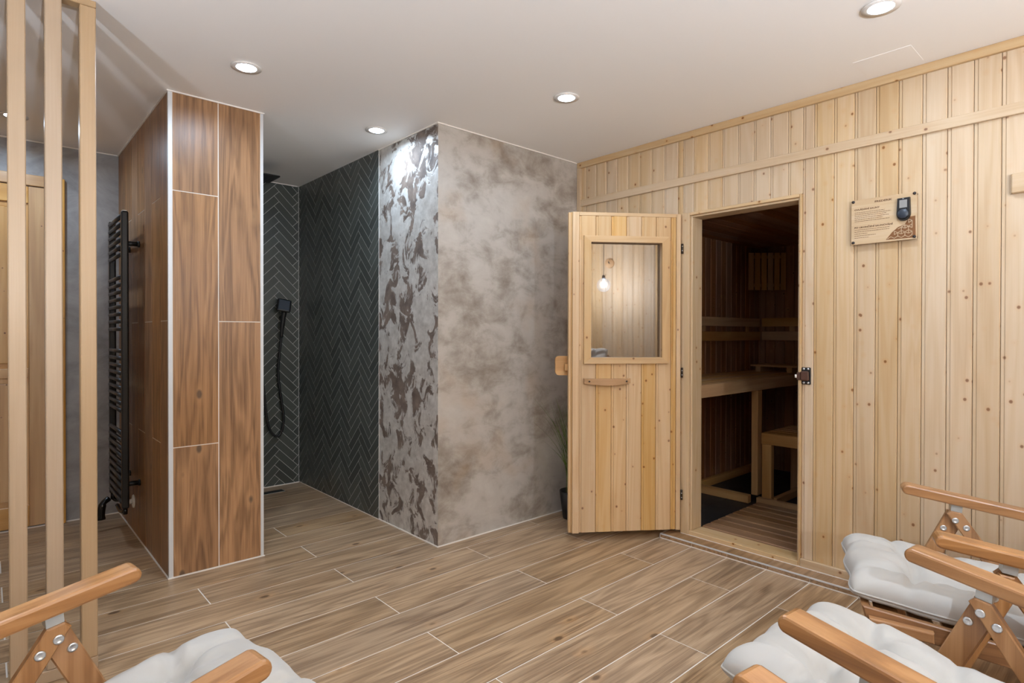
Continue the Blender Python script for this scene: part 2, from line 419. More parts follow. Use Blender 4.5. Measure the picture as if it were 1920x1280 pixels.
# ---- herringbone tiling
def clip(poly, u0, u1, v0, v1):
    for ax, lim, sgn in ((0, u0, 1), (0, u1, -1), (1, v0, 1), (1, v1, -1)):
        out = []
        for i in range(len(poly)):
            p, q = poly[i], poly[(i + 1) % len(poly)]
            dp, dq = (p[ax] - lim) * sgn, (q[ax] - lim) * sgn
            if dp >= 0: out.append(p)
            if (dp >= 0) != (dq >= 0):
                t = dp / (dp - dq); out.append((p[0] + (q[0] - p[0]) * t, p[1] + (q[1] - p[1]) * t))
        poly = out
        if len(poly) < 3: return []
    return poly
def herring(parent, W, Ht, u_off, v_off, loc, rz, limit=300):
    """tiles in the plane x (across) / z (up) of the local frame, 4 mm thick towards local +y"""
    w_, L, g = 0.0530, 0.1965, 0.0032
    c45 = math.sqrt(0.5); full = {}; pieces = []
    def rot(p): return ((p[0] - p[1]) * c45 + u_off, (p[0] + p[1]) * c45 + v_off)
    for m in range(-14, 15):
        for k in range(-80, 81):
            ox, oy = k * w_ + m * L, k * w_ - m * L
            for typ in (0, 1):
                r = (ox, oy, ox + L, oy + w_) if typ == 0 else (ox, oy + w_, ox + w_, oy + w_ + L)
                q = [(r[0] + g / 2, r[1] + g / 2), (r[2] - g / 2, r[1] + g / 2), (r[2] - g / 2, r[3] - g / 2), (r[0] + g / 2, r[3] - g / 2)]
                pl = [rot(p) for p in q]
                us = [p[0] for p in pl]; vs2 = [p[1] for p in pl]
                if max(us) < 0.002 or min(us) > W - 0.002 or max(vs2) < 0.002 or min(vs2) > Ht - 0.002: continue
                inside = min(us) >= 0 and max(us) <= W and min(vs2) >= 0 and max(vs2) <= Ht
                cp = pl if inside else clip(pl, 0, W, 0.003, Ht - 0.003)
                if len(cp) < 3: continue
                ar = abs(sum(cp[i][0] * cp[(i + 1) % len(cp)][1] - cp[(i + 1) % len(cp)][0] * cp[i][1] for i in range(len(cp)))) / 2
                if ar < 4e-5: continue
                pieces.append((ar, inside, typ, cp))
    pieces.sort(key=lambda t: -t[0])
    rest = bmesh.new(); nrest = 0
    for i, (ar, inside, typ, cp) in enumerate(pieces):
        if i < limit:
            o0 = cp[0]; key = typ if inside else None
            if key is not None and key in full: me = full[key]
            else:
                bm = bmesh.new(); bm_prism(bm, [(p[0] - o0[0], p[1] - o0[1]) for p in cp], 0, 0.0009); me = done(bm)
                if key is not None: full[key] = me
            o = new('tile', me, 'herring', parent); o.rotation_euler = (0, 0, rz)
            o.location = Vector(loc) + Matrix.Rotation(rz, 3, 'Z') @ Vector((o0[0], 0.0, o0[1]))
        else: bm_prism(rest, [(p[0], p[1]) for p in cp], 0, 0.0009); nrest += 1
    if nrest:
        o = new('cut_tiles', done(rest), 'herring', parent, loc, rz); o['kind'] = 'stuff'
    else: rest.free()
wt = box('wall_shower', 1.796, 1.80, 3.213, YB, 0, H, 'herring_grout'); tag(wt, 'dark green-grey herringbone tiled shower side wall', 'wall', kind='structure')
herring(wt, YB - 0.004 - 3.213, H, 0.125, 0.03, (1.796, 3.213, 0), R90)
wt2 = box('wall_shower_back', 1.06, 1.796, YB - 0.004, YB, 0, H, 'herring_grout'); tag(wt2, 'grey herringbone tiled shower end wall', 'wall', kind='structure')
herring(wt2, 0.70, H, 0.045, 0.02, (1.791, YB - 0.004, 0), R180)

# ---- column clad in oak-look planks
cx0, cx1, cy0 = 0.631, 1.060, 3.085
wc = box('wall_column', cx0 + 0.0015, cx1, cy0 + 0.0015, YB, 0, H, 'grout'); tag(wc, 'pier clad in upright oak-look plank tiles', 'wall', kind='structure')
def upright(parent, a, b, joints, face):
    zs = [0.004] + joints + [H - 0.003]
    for z0, z1 in zip(zs, zs[1:]):
        wd, ht = b - a - 0.0045, z1 - z0 - 0.0045
        me = boxm(0, wd, 0, 0.0015, 0, ht)
        if face == 'front': new('plank', me, 'tile_col', parent, (b - 0.0022, cy0 + 0.0015, z0 + 0.0022), R180)
        else: new('plank', me, 'tile_col', parent, (cx0 + 0.0015, a + 0.0022, z0 + 0.0022), R90)
upright(wc, cx0 + 0.016, 0.847, [0.612, 1.820], 'front'); upright(wc, 0.847, cx1 - 0.012, [1.208], 'front')
for i, (a, b) in enumerate(zip([cy0 + 0.014, 3.257, 3.449, 3.637, 3.823, 4.008, 4.2], [3.257, 3.449, 3.637, 3.823, 4.008, 4.2, YB])):
    upright(wc, a, b, [1.209] if i % 2 == 0 else [0.615, 1.811], 'side')
def trim(n, a, b, mat='alu', bev=0.0):
    o = obox('trim_%d' % n, a, b, mat, None, bev); tag(o, kind='structure'); return o
tr_lab = {}
t1 = trim(1, (cx0 - 0.001, cy0 - 0.001, 0.0), (cx0 + 0.016, cy0 + 0.016, H - 0.002), 'alu'); tag(t1, 'pale metal edge strip on the pier corner nearest the towel rail', 'trim')
t2 = trim(2, (cx1 - 0.012, cy0 - 0.001, 0.0), (cx1 + 0.001, cy0 + 0.012, H - 0.002), 'alu'); tag(t2, 'pale metal edge strip on the pier corner at the shower opening', 'trim')
# white caulk lines where walls meet the ceiling and floor
cl = 0.006
cau = [((cx0 - cl, cy0 - cl, H - cl), (cx1 + cl, cy0, H), 'caulk line above the pier front'), ((cx0 - cl, cy0, H - cl), (cx0, YB, H), 'caulk line above the pier side'),
       ((1.80 - cl, YP - cl, H - cl), (XS - 0.02, YP, H), 'caulk line above the plaster wall'), ((1.80 - cl, YP, H - cl), (1.80, 3.213, H), 'caulk line above the pearl stucco'),
       ((XL, YB - cl, H - cl), (cx0 - cl, YB, H), 'caulk line above the grey wall'), ((cx1, YB - cl - 0.008, H - cl), (1.78, YB - 0.008, H), 'caulk line above the shower end wall'),
       ((cx0 - 0.005, cy0 - 0.005, 0), (cx1 + 0.005, cy0 - 0.001, 0.005), 'silicone joint at the foot of the pier front'), ((cx0 - 0.005, cy0, 0), (cx0, YB, 0.005), 'silicone joint at the foot of the pier side'),
       ((1.80 - 0.005, YP - 0.005, 0), (1.80, YB - 0.005, 0.006), 'silicone joint at the foot of the shower side wall'), ((1.80, YP - 0.005, 0), (XS - 0.02, YP, 0.006), 'silicone joint at the foot of the plaster wall'),
       ((cx1, YB - 0.014, 0), (1.79, YB - 0.008, 0.006), 'silicone joint at the foot of the shower end wall'), ((XL, YB - 0.005, 0), (cx0 - 0.005, YB, 0.006), 'silicone joint at the foot of the grey wall')]
for i, (a, b, lab) in enumerate(cau): tag(trim(3 + i, a, b, 'caulk'), 'thin white ' + lab, 'trim')

# ---- sauna front wall: core with the door opening, then the boards
OY0, OY1, OZ0, OZ1 = 1.163, 1.735, 0.052, 1.800   # door opening
bm = bmesh.new()
bm_box(bm, XS + 0.015, 3.0, YR, OY0 - 0.015, 0, H); bm_box(bm, XS + 0.015, 3.0, OY1 + 0.065, YP, 0, H); bm_box(bm, XS + 0.015, 3.0, OY0 - 0.015, OY1 + 0.065, OZ1 + 0.03, H)
ws = new('wall_sauna', done(bm), 'pine_z'); tag(ws, 'pine board cabin front with the sauna doorway', 'wall', kind='structure')
seams = [2.572, 2.520, 2.435, 2.350, 2.266, 2.180, 2.095, 2.010, 1.922, 1.832, 1.800, 1.732, 1.647, 1.562, 1.475, 1.390, 1.304, 1.217, 1.147, 1.095, 1.008]
while seams[-1] > YR + 0.02: seams.append(max(seams[-1] - 0.0862, YR))
for a, b in zip(seams[1:], seams):
    over = a < OY1 + 0.06 and b > OY0 - 0.012
    z0 = OZ1 + 0.030 if over else 0.03
    new('board', board_mesh(round(b - a, 3), round(H - 0.002 - z0, 3)), 'pine_z', ws, (XS + 0.015, a, z0), R90)
def wtrim(n, y0, y1, z0, z1, x0, mat, lab, x1=XS + 0.002):
    o = obox('trim_%d' % n, (x0, y0, z0), (x1, y1, z1), mat, None, 0.002); tag(o, lab, 'trim', kind='structure')
wtrim(20, YR, YP, 2.243, H - 0.0005, 2.914, 'pine_y', 'flat pine strip along the top of the cabin front')
wtrim(21, YR, 2.553, 1.990, 2.034, 2.915, 'pine_y', 'pine batten running across the cabin front above the door')
wtrim(22, 2.553, YP - 0.001, 0.03, 2.243, 2.912, 'pine_z', 'upright pine strip in the corner beside the plaster wall')
o = obox('baseboard_sauna', (2.914, YR, 0.026), (XS + 0.002, OY0 - 0.016, 0.066), 'pine_y', None, 0.003); tag(o, 'pine skirting along the foot of the cabin front', 'baseboard', kind='structure')

# ---- tiled kerb along the cabin front
kb = box('trim_23', 2.8215, XS + 0.06, YR, 1.868, 0.0, 0.0225, 'grout'); tag(kb, 'low tiled kerb with metal nosing at the foot of the cabin front', 'trim', kind='structure')
ys = [1.868, 1.672] + [1.4695 - PITCH * i for i in range(14)]
ys = [y for y in ys if y > YR] + [YR]
for b, a in zip(ys, ys[1:]):
    if b - a < 0.02: continue
    obox('tile', (2.8285, a + 0.0015, 0.0220), (XS - 0.003, b - 0.0015, 0.0250), 'tile_kerb', kb)
    obox('tile', (2.8185, a + 0.0015, 0.0045), (2.8220, b - 0.0015, 0.0205), 'tile_kerb', kb)
obox('nosing', (2.8178, YR, 0.0208), (2.8275, 1.868, 0.0255), 'alu', kb)
obox('end_nosing', (2.8178, 1.866, 0.0), (2.93, 1.8695, 0.0255), 'alu', kb)
obox('joint', (2.8165, YR, 0.0), (2.8190, 1.868, 0.0035), 'caulk', kb)
obox('joint', (XS - 0.018, YR, 0.0235), (XS - 0.006, OY1 + 0.06, 0.0275), 'caulk', kb)

# ---- door frame of the sauna
dfr = empty('door_frame', (XS, OY0, 0)); tag(dfr, 'pine frame around the open sauna doorway', 'door frame', kind='structure')
def fpart(name, a, b, mat): 
    return obox(name, tuple(Vector(a) - Vector((XS, OY0, 0))), tuple(Vector(b) - Vector((XS, OY0, 0))), mat, dfr, 0.002)
fpart('jamb', (2.912, OY1 + 0.012, 0.026), (3.03, OY1 + 0.064, OZ1 + 0.028), 'pine_z')
fpart('jamb', (2.918, OY0 - 0.016, 0.026), (3.03, OY0 - 0.006, OZ1 + 0.028), 'pine_z')
fpart('door_stop', (2.928, OY1, 0.05), (3.03, OY1 + 0.0115, OZ1 + 0.012), 'pine_z')
fpart('door_stop', (2.924, OY0 - 0.0055, 0.05), (3.03, OY0, OZ1 + 0.012), 'pine_z')
fpart('head', (2.915, OY0 - 0.0055, OZ1 + 0.012), (3.03, OY1 + 0.0115, OZ1 + 0.028), 'pine_y')
fpart('head_stop', (2.926, OY0 - 0.0002, OZ1), (3.03, OY1, OZ1 + 0.0118), 'pine_y')
fpart('sill', (2.914, OY0 - 0.0055, 0.026), (3.03, OY1 + 0.0115, 0.0495), 'pine_y')

# ================================================================== SAUNA CABIN INTERIOR
CX1, CY1, CY0, CZ = 4.96, 2.30, 0.15, 1.885
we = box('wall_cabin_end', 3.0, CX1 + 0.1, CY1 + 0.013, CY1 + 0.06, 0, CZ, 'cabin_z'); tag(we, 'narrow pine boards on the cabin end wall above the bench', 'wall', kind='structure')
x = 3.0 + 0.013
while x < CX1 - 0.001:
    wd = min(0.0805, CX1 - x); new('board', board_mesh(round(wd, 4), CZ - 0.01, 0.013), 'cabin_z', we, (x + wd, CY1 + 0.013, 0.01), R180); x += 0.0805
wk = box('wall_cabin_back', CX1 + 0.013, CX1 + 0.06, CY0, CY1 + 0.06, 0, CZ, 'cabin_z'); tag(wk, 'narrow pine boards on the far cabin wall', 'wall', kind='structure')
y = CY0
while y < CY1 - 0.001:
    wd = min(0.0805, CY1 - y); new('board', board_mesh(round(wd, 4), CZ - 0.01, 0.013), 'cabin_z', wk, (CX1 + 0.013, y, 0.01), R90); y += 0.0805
wn = box('wall_cabin_near', 3.0, CX1 + 0.06, CY0 - 0.05, CY0, 0, CZ, 'cabin_z'); tag(wn, 'cabin wall out of view behind the front', 'wall', kind='structure')
wfi = bmesh.new()
bm_box(wfi, 3.0, 3.013, CY0, OY0 - 0.02, 0, CZ); bm_box(wfi, 3.0, 3.013, OY1 + 0.07, CY1 + 0.013, 0, CZ)
wfi = new('wall_cabin_front', done(wfi), 'cabin_z'); tag(wfi, 'inner face of the cabin front', 'wall', kind='structure')
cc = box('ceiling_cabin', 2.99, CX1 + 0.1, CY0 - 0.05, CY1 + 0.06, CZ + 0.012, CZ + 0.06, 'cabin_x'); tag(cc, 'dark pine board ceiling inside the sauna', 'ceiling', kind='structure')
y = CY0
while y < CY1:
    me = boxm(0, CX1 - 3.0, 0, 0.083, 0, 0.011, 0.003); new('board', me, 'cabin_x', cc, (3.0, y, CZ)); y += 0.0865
fs = box('floor_cabin', 3.0, CX1 + 0.06, CY0, CY1 + 0.06, -0.05, -0.003, 'dark_tile'); tag(fs, 'black tiled cabin floor', 'floor', kind='structure')
me = boxm(0, 0.297, 0, 0.297, -0.002, 0.0)
for i in range(7):
    for j in range(8):
        if 3.0 + i * 0.3 + 0.297 < CX1 + 0.2 and CY0 + j * 0.3 < CY1: new('tile', me, 'dark_tile', fs, (3.005 + i * 0.3, CY1 - 0.30 - j * 0.3, 0))

# duckboard
db = empty('duckboard', (3.03, 0.62, 0.0)); tag(db, 'slatted wooden duckboard on the black cabin floor', 'duckboard')
for i in range(8):
    x0 = 3.04 + i * 0.0885; obox('slat', (x0 - 3.03, 0, 0.034), (x0 + 0.075 - 3.03, 1.115, 0.054), 'duck', db, 0.004)
for yy in (0.10, 0.55, 1.00): obox('runner', (0.01, yy, 0.0), (0.70, yy + 0.05, 0.034), 'bench_x', db)

# upper bench along the end wall
ub = empty('upper_bench', (3.02, 1.80, 0)); tag(ub, 'high slatted sauna bench along the end wall', 'bench')
def up(n, a, b, mat, bev=0.003): return obox(n, (a[0] - 3.02, a[1] - 1.80, a[2]), (b[0] - 3.02, b[1] - 1.80, b[2]), mat, ub, bev)
up('front_beam', (3.02, 1.80, 0.768), (CX1 - 0.002, 1.828, 0.846), 'bench_x')
for i in range(6):
    a = 1.834 + i * 0.077; up('slat', (3.022, a, 0.822), (CX1 - 0.002, a + 0.066, 0.846), 'bench_x')
for xx in (3.10, 3.89, 4.80): up('cross_bar', (xx, 1.829, 0.775), (xx + 0.045, CY1 - 0.006, 0.8215), 'bench_y')
up('leg', (3.872, 1.800, 0.055), (3.935, 1.845, 0.767), 'bench_z')
up('leg', (4.88, 1.800, 0.0), (4.935, 1.845, 0.767), 'bench_z')
up('floor_rail', (3.83, 1.846, 0.0), (3.875, 2.272, 0.055), 'bench_y'); up('floor_rail', (3.83, 1.20, 0.0), (3.87, 1.79, 0.055), 'bench_y')
up('wall_rail', (3.875, 2.252, 0.0), (CX1 - 0.004, 2.290, 0.055), 'bench_x')
up('end_post', (3.836, 2.252, 0.056), (3.872, 2.292, 0.76), 'bench_z')
# lower bench along the far wall
lb = empty('lower_bench', (3.87, 1.0, 0)); tag(lb, 'low slatted step bench in front of the far cabin wall', 'bench')
def lo(n, a, b, mat, bev=0.003): return obox(n, (a[0] - 3.87, a[1] - 1.0, a[2]), (b[0] - 3.87, b[1] - 1.0, b[2]), mat, lb, bev)
lo('front_beam', (3.87, 0.60, 0.411), (3.898, 1.776, 0.486), 'bench_y')
for i in range(6):
    a = 3.905 + i * 0.082; lo('slat', (a, 0.60, 0.463), (a + 0.068, 1.775, 0.486), 'bench_y')
for yy in (0.70, 1.715): lo('cross_bar', (3.899, yy, 0.415), (4.39, yy + 0.045, 0.462), 'bench_x')
lo('leg', (3.872, 1.708, 0.0), (3.915, 1.772, 0.410), 'bench_z'); lo('leg', (3.872, 0.62, 0.0), (3.915, 0.68, 0.410), 'bench_z')
lo('leg', (4.33, 1.715, 0.0), (4.375, 1.772, 0.4145), 'bench_z')
lo('floor_rail', (3.918, 1.690, 0.0), (4.329, 1.725, 0.05), 'bench_x')
# backrests
br = empty('backrest', (3.02, CY1, 1.0)); tag(br, 'pair of horizontal backrest boards on the cabin end wall', 'backrest')
for z0, z1 in ((1.097, 1.170), (1.212, 1.282)): obox('rail', (0.0, -0.030, z0 - 1), (CX1 - 0.04 - 3.02, -0.008, z1 - 1), 'bench_x', br, 0.003)
for xx in (0.3, 1.0, 1.7): obox('spacer', (xx, -0.0075, 0.097), (xx + 0.04, 0.0, 0.282), 'bench_z', br)
br2 = empty('backrest', (CX1, 1.0, 1.0)); tag(br2, 'pair of horizontal backrest boards on the far cabin wall', 'backrest')
for z0, z1 in ((1.097, 1.172), (1.214, 1.286)): obox('rail', (-0.030, -0.6, z0 - 1), (-0.008, 1.262, z1 - 1), 'bench_y', br2, 0.003)
for yy in (-0.3, 0.4, 1.0): obox('spacer', (-0.0075, yy, 0.097), (0.0, yy + 0.04, 0.286), 'bench_z', br2)
# headrest on the bench
hr = empty('headrest', (4.66, 1.86, 0.8465)); tag(hr, 'small slatted headrest lying on the upper bench', 'headrest')
for i in range(4): obox('slat', (i * 0.062, 0, 0.040), (i * 0.062 + 0.05, 0.37, 0.056), 'bench_y', hr, 0.002)
for yy in (0.04, 0.29): obox('foot', (0.005, yy, 0.0), (0.232, yy + 0.04, 0.0395), 'bench_x', hr)
# corner lamp shade
cls = empty('corner_lamp', (4.93, 2.27, 1.515)); tag(cls, 'slatted wooden lamp shade across the cabin corner', 'lamp')
A, B = Vector((4.715, 2.278, 0)), Vector((4.938, 2.055, 0)); dv = (B - A); ang = math.atan2(dv.y, dv.x); Ltot = dv.length; n = 6
for i in range(n):
    p = A + dv * (i / n) - Vector((4.93, 2.27, 0)); me = boxm(0, Ltot / n * 0.80, -0.012, 0.0, 0, 0.31, 0.002)
    new('slat', me, 'bench_z', cls, (p.x, p.y, 0), ang)
for zz in (0.03, 0.265): new('rail', boxm(0.012, Ltot - 0.012, 0.0005, 0.016, zz, zz + 0.025), 'bench_x', cls, (A.x - 4.93, A.y - 2.27, 0), ang)

# ================================================================== SAUNA DOOR (stands open)
dh = Vector((2.900, 1.787, 0)); df = Vector((2.395, 2.155, 0)); drz = math.atan2(df.y - dh.y, df.x - dh.x)
door = empty('door_2', (dh.x, dh.y, 0.047), drz); tag(door, 'open knotty pine sauna door with a square window', 'door', kind='structure')
DZ, DW = 1.775, 0.640
S0, S1, Z0, Z1 = 0.105, 0.534, 0.957, 1.622   # hole for the pane
bm = bmesh.new()
for a in ((0.002, S0, 0.0, DZ), (S1, DW, 0.0, DZ), (S0, S1, 0.0, Z0), (S0, S1, Z1, DZ)): bm_box(bm, a[0], a[1], -0.046, -0.018, a[2], a[3])
new('outer_panel', done(bm), 'dpine_z', door)
bm = bmesh.new()
for a in ((0.002, S0, 0.0, DZ), (S1, DW - 0.012, 0.0, DZ), (S0, S1, 0.0, Z0), (S0, S1, Z1, DZ)): bm_box(bm, a[0], a[1], -0.0175, -0.013, a[2], a[3])
new('core', done(bm), 'dpine_z', door)
def dbox(n, x0, x1, y0, y1, z0, z1, mat, bev=0.0015):
    return box(n, 0, x1 - x0, 0, y1 - y0, 0, z1 - z0, mat, door, bev, (x0, y0, z0))
ds = [0.030, 0.060, 0.146, 0.230, 0.316, 0.402, 0.490, 0.585]
def dboard(a, b, z0, z1):
    if b - a > 0.02: new('board', board_mesh(round(b - a, 4), round(z1 - z0, 4), 0.0125), 'dpine_z', door, (a, -0.0125, z0))
    else: dbox('board', a, b, -0.0125, 0.0, z0, z1, 'dpine_z')
for a, b in zip(ds, ds[1:]):
    if a < 0.05: dboard(a, b, 0.004, DZ - 0.02); continue
    dboard(a, b, 0.004, Z0); dboard(a, b, Z1, DZ - 0.02)
dboard(0.060, S0, Z0, Z1); dboard(S1, 0.585, Z0, Z1)
dbox('stile', 0.004, 0.0295, -0.0125, 0.001, 0.0, DZ, 'dpine_z'); dbox('stile', 0.5855, 0.622, -0.0125, 0.002, 0.0, DZ, 'dpine_z')
dbox('top_rail', 0.030, 0.585, -0.0125, 0.001, DZ - 0.0195, DZ, 'dpine_x')
# mitred window frame
fo = (0.078, 0.561, 0.938, 1.644); fi = (0.118, 0.522, 0.972, 1.609)
def miter(pts, mat):
    bm = bmesh.new(); bm_prism(bm, pts, 0.0005, 0.018); 
    new('window_frame', done(bm), mat, door)
miter([(fo[0], fo[2]), (fo[1], fo[2]), (fi[1], fi[2]), (fi[0], fi[2])], 'dpine_x'); miter([(fo[0], fo[3]), (fi[0], fi[3]), (fi[1], fi[3]), (fo[1], fo[3])], 'dpine_x')
miter([(fo[0], fo[2]), (fi[0], fi[2]), (fi[0], fi[3]), (fo[0], fo[3])], 'dpine_z'); miter([(fo[1], fo[2]), (fo[1], fo[3]), (fi[1], fi[3]), (fi[1], fi[2])], 'dpine_z')
bm = bmesh.new()
for a in ((S0, fi[0], Z0, Z1), (fi[1], S1, Z0, Z1), (fi[0], fi[1], Z0, fi[2]), (fi[0], fi[1], fi[3], Z1)): bm_box(bm, a[0], a[1], -0.046, -0.0005, a[2], a[3])
new('window_lining', done(bm), 'dpine_z', door)
pn = box('pane', fi[0], fi[1], -0.026, -0.021, fi[2], fi[3], 'pane', door); pn['label'] = 'smoked reflective glass pane'
# inner handle: a shallow wooden bow
bm = bmesh.new(); N = 14; xs0, xs1 = 0.299, 0.560
top = []; bot = []
for i in range(N + 1):
    t = i / N; xx = xs0 + (xs1 - xs0) * t; bow = math.sin(math.pi * t)
    top.append((xx, 0.857)); bot.append((xx, 0.830 - 0.010 * bow))
pts = top + bot[::-1]
a = [bm.verts.new((p[0], 0.004 + 0.026 * math.sin(math.pi * (p[0] - xs0) / (xs1 - xs0)) ** 0.7 if 0 < (p[0] - xs0) / (xs1 - xs0) < 1 else 0.004, p[1])) for p in pts]
b = [bm.verts.new((v.co.x, v.co.y + 0.016, v.co.z)) for v in a]
nn = len(a)
for i in range(N):
    j0, j1 = nn - 1 - i, nn - 2 - i
    bm.faces.new((a[i], a[i + 1], a[j1], a[j0])); bm.faces.new((b[i], b[j0], b[j1], b[i + 1]))
for i in range(nn): bm.faces.new((a[i], b[i], b[(i + 1) % nn], a[(i + 1) % nn]))
hd = new('handle', done(bm), 'bench_x', door)
for xx in (0.325, 0.535):
    s = new('screw', lathe([(0, 0.0), (0.0045, 0.0), (0.0045, 0.002), (0, 0.002)], 12), 'rubber', hd, (xx, 0.029 + 0.004, 0.842)); s.rotation_euler = (-R90, 0, 0)
# outer handle: rounded block on spacers
bm = bmesh.new(); bm_box(bm, 0.520, 0.705, -0.090, -0.068, 0.870, 0.978)
bmesh.ops.bevel(bm, geom=[e for e in bm.edges if abs(e.verts[0].co.y - e.verts[1].co.y) > 0.01], offset=0.022, segments=5, affect='EDGES', profile=0.5)
oh = new('outer_handle', done(bm), 'bench_x', door); dbox('spacer', 0.625, 0.655, -0.068, -0.046, 0.896, 0.934, 'bench_z')
for zz in (1.582, 0.885, 0.196):
    hg = new('hinge', tube([(0, 0, -0.028), (0, 0, 0.028)], 0.006, 10), 'hinge', door, (-0.007, -0.006, zz))
    box('plate', 0.004, 0.007, -0.006, 0.012, -0.026, 0.026, 'hinge', hg)
    for sz in (-0.012, 0.012): 
        s = new('screw', lathe([(0, 0), (0.003, 0), (0.003, 0.0015), (0, 0.0015)], 8), 'chrome', hg, (0.0055, 0.0125, sz)); s.rotation_euler = (-R90, 0, 0)

# roller catch beside the doorway
lt = empty('roller_catch', (2.93, 1.125, 0.908)); tag(lt, 'small brown roller catch screwed beside the sauna doorway', 'door catch')
obox('plate', (-0.006, -0.021, 0.0), (-0.0005, 0.021, 0.082), 'black', lt, 0.003)
obox('body', (-0.022, -0.016, 0.018), (-0.0062, 0.022, 0.064), 'brown_plastic', lt, 0.005)
obox('bolt_housing', (-0.018, 0.0222, 0.020), (-0.0062, 0.040, 0.058), 'brown_plastic', lt, 0.003)
r_ = new('roller', tube([(0, 0, -0.008), (0, 0, 0.008)], 0.006, 10), 'white', lt, (-0.011, 0.044, 0.038))
for yy in (-0.010, 0.010):
    for zz in (0.008, 0.074):
        s = new('screw', lathe([(0.0, 0.0), (0.0058, 0.0), (0.0045, 0.0025), (0.0, 0.003)], 12), 'chrome', lt, (-0.006, yy, zz)); s.rotation_euler = (0, -R90, 0)

# wooden block / shelf end at the right border
bl = empty('wall_hook_board', (2.93, 0.30, 1.688)); tag(bl, 'pale wooden hook board fixed to the cabin front, cut by the right border', 'hook board')
obox('board', (-0.024, -0.62, 0.0), (-0.0005, 0.073, 0.076), 'pine_y', bl, 0.004)
obox('back_strip', (-0.006, 0.0735, 0.0), (-0.0005, 0.078, 0.076), 'pine_y', bl)
for yy in (-0.05, -0.25, -0.45):
    pg = new('peg', tube([(-0.0245, yy, 0.040), (-0.075, yy, 0.052)], 0.009, 10), 'bench_x', bl)

# ================================================================== SIGN AND CONTROLLER
sg = empty('instruction_sign', (2.93, 0.925, 1.552)); tag(sg, 'engraved plywood sauna instruction plate on the cabin front', 'sign')
SX = -0.026   # plate face
pl = obox('plate', (SX, -0.2505, 0.0), (SX + 0.006, 0.0, 0.199), 'pine_y', sg, 0.001)
for yy, zz in ((-0.009, 0.192), (-0.242, 0.192), (-0.009, 0.009), (-0.242, 0.010)):
    s = new('standoff', tube([(SX - 0.003, yy, zz), (-0.0005, yy, zz)], 0.0062, 14), 'rubber', sg)
def text_mesh(body, size):
    cu = bpy.data.curves.new('t', 'FONT'); cu.body = body; cu.size = size; cu.extrude = 0.0002; cu.offset = 0.0005; cu.resolution_u = 3
    to = bpy.data.objects.new('t', cu); COL.objects.link(to); bpy.context.view_layer.update()
    me = bpy.data.meshes.new_from_object(to.evaluated_get(bpy.context.evaluated_depsgraph_get()))
    bpy.data.objects.remove(to); bpy.data.curves.remove(cu); return me
def lettering(body, y_left, y_right, z, name='lettering', h=None):
    me = text_mesh(body, 0.02); me.materials.clear()
    xs = [v.co.x for v in me.vertices]; x0, x1 = min(xs), max(xs); zs = [v.co.y for v in me.vertices]
    sx = (y_left - y_right) / (x1 - x0); sy = h / 0.0146 if h else sx
    for v in me.vertices:
        u, vv, d = (v.co.x - x0) * sx, v.co.y * sy, v.co.z
        v.co = Vector((-0.0001 - d, -u, vv))      # reading direction runs towards -Y on this wall
    o = new(name, me, 'engrave', sg, (SX - 0.0003, y_left, z)); return o
lettering('OVLÁDÁNÍ SAUNY', -0.013, -0.113, 0.152, h=0.0072)
lettering('PO UKONČENÍ SAUNOVÁNÍ', -0.014, -0.163, 0.072, h=0.0072)
lettering('FREDERIK', -0.094, -0.160, 0.178, h=0.0078)
# the small print is too fine to read in the photograph: rows of tiny marks
rr = random.Random(3)
bm = bmesh.new()
def row(z, length):
    u = 0.0
    while u < length:
        s_ = rr.uniform(0.004, 0.011); s_ = min(s_, length - u)
        bm_box(bm, -0.0006, -0.0001, -0.014 - u - s_, -0.014 - u, z, z + 0.0016); u += s_ + 0.0016
for z, ln in ((0.1415, 0.118), (0.1335, 0.142), (0.1260, 0.124), (0.1180, 0.134), (0.1100, 0.112), (0.1020, 0.136), (0.0640, 0.138), (0.0555, 0.136), (0.0465, 0.052), (0.0375, 0.084), (0.0285, 0.058)): row(z, ln)
o = new('small_print', done(bm), 'engrave', sg, (SX, 0, 0)); o['kind'] = 'stuff'
# honeycomb corner: dark sheet painted as shade behind the cut-out, pale lattice on it
bm = bmesh.new()
tri = [(-0.137, 0.008), (-0.247, 0.006), (-0.245, 0.098), (-0.225, 0.096), (-0.207, 0.066), (-0.183, 0.058), (-0.160, 0.038)]
a = [bm.verts.new((-0.0002, p[0], p[1])) for p in tri]; b = [bm.verts.new((-0.0006, p[0], p[1])) for p in tri]
bm.faces.new(a); bm.faces.new(b[::-1])
for i in range(len(tri)): bm.faces.new((a[i], b[i], b[(i + 1) % len(tri)], a[(i + 1) % len(tri)]))
new('honeycomb_shade', done(bm), 'cutout_shade', sg, (SX, 0, 0))
bm = bmesh.new()
def inside(p):
    c = False
    for i in range(len(tri)):
        q, r2 = tri[i], tri[(i + 1) % len(tri)]
        if (q[1] > p[1]) != (r2[1] > p[1]) and p[0] < (r2[0] - q[0]) * (p[1] - q[1]) / (r2[1] - q[1]) + q[0]: c = not c
    return c
hs = 0.030
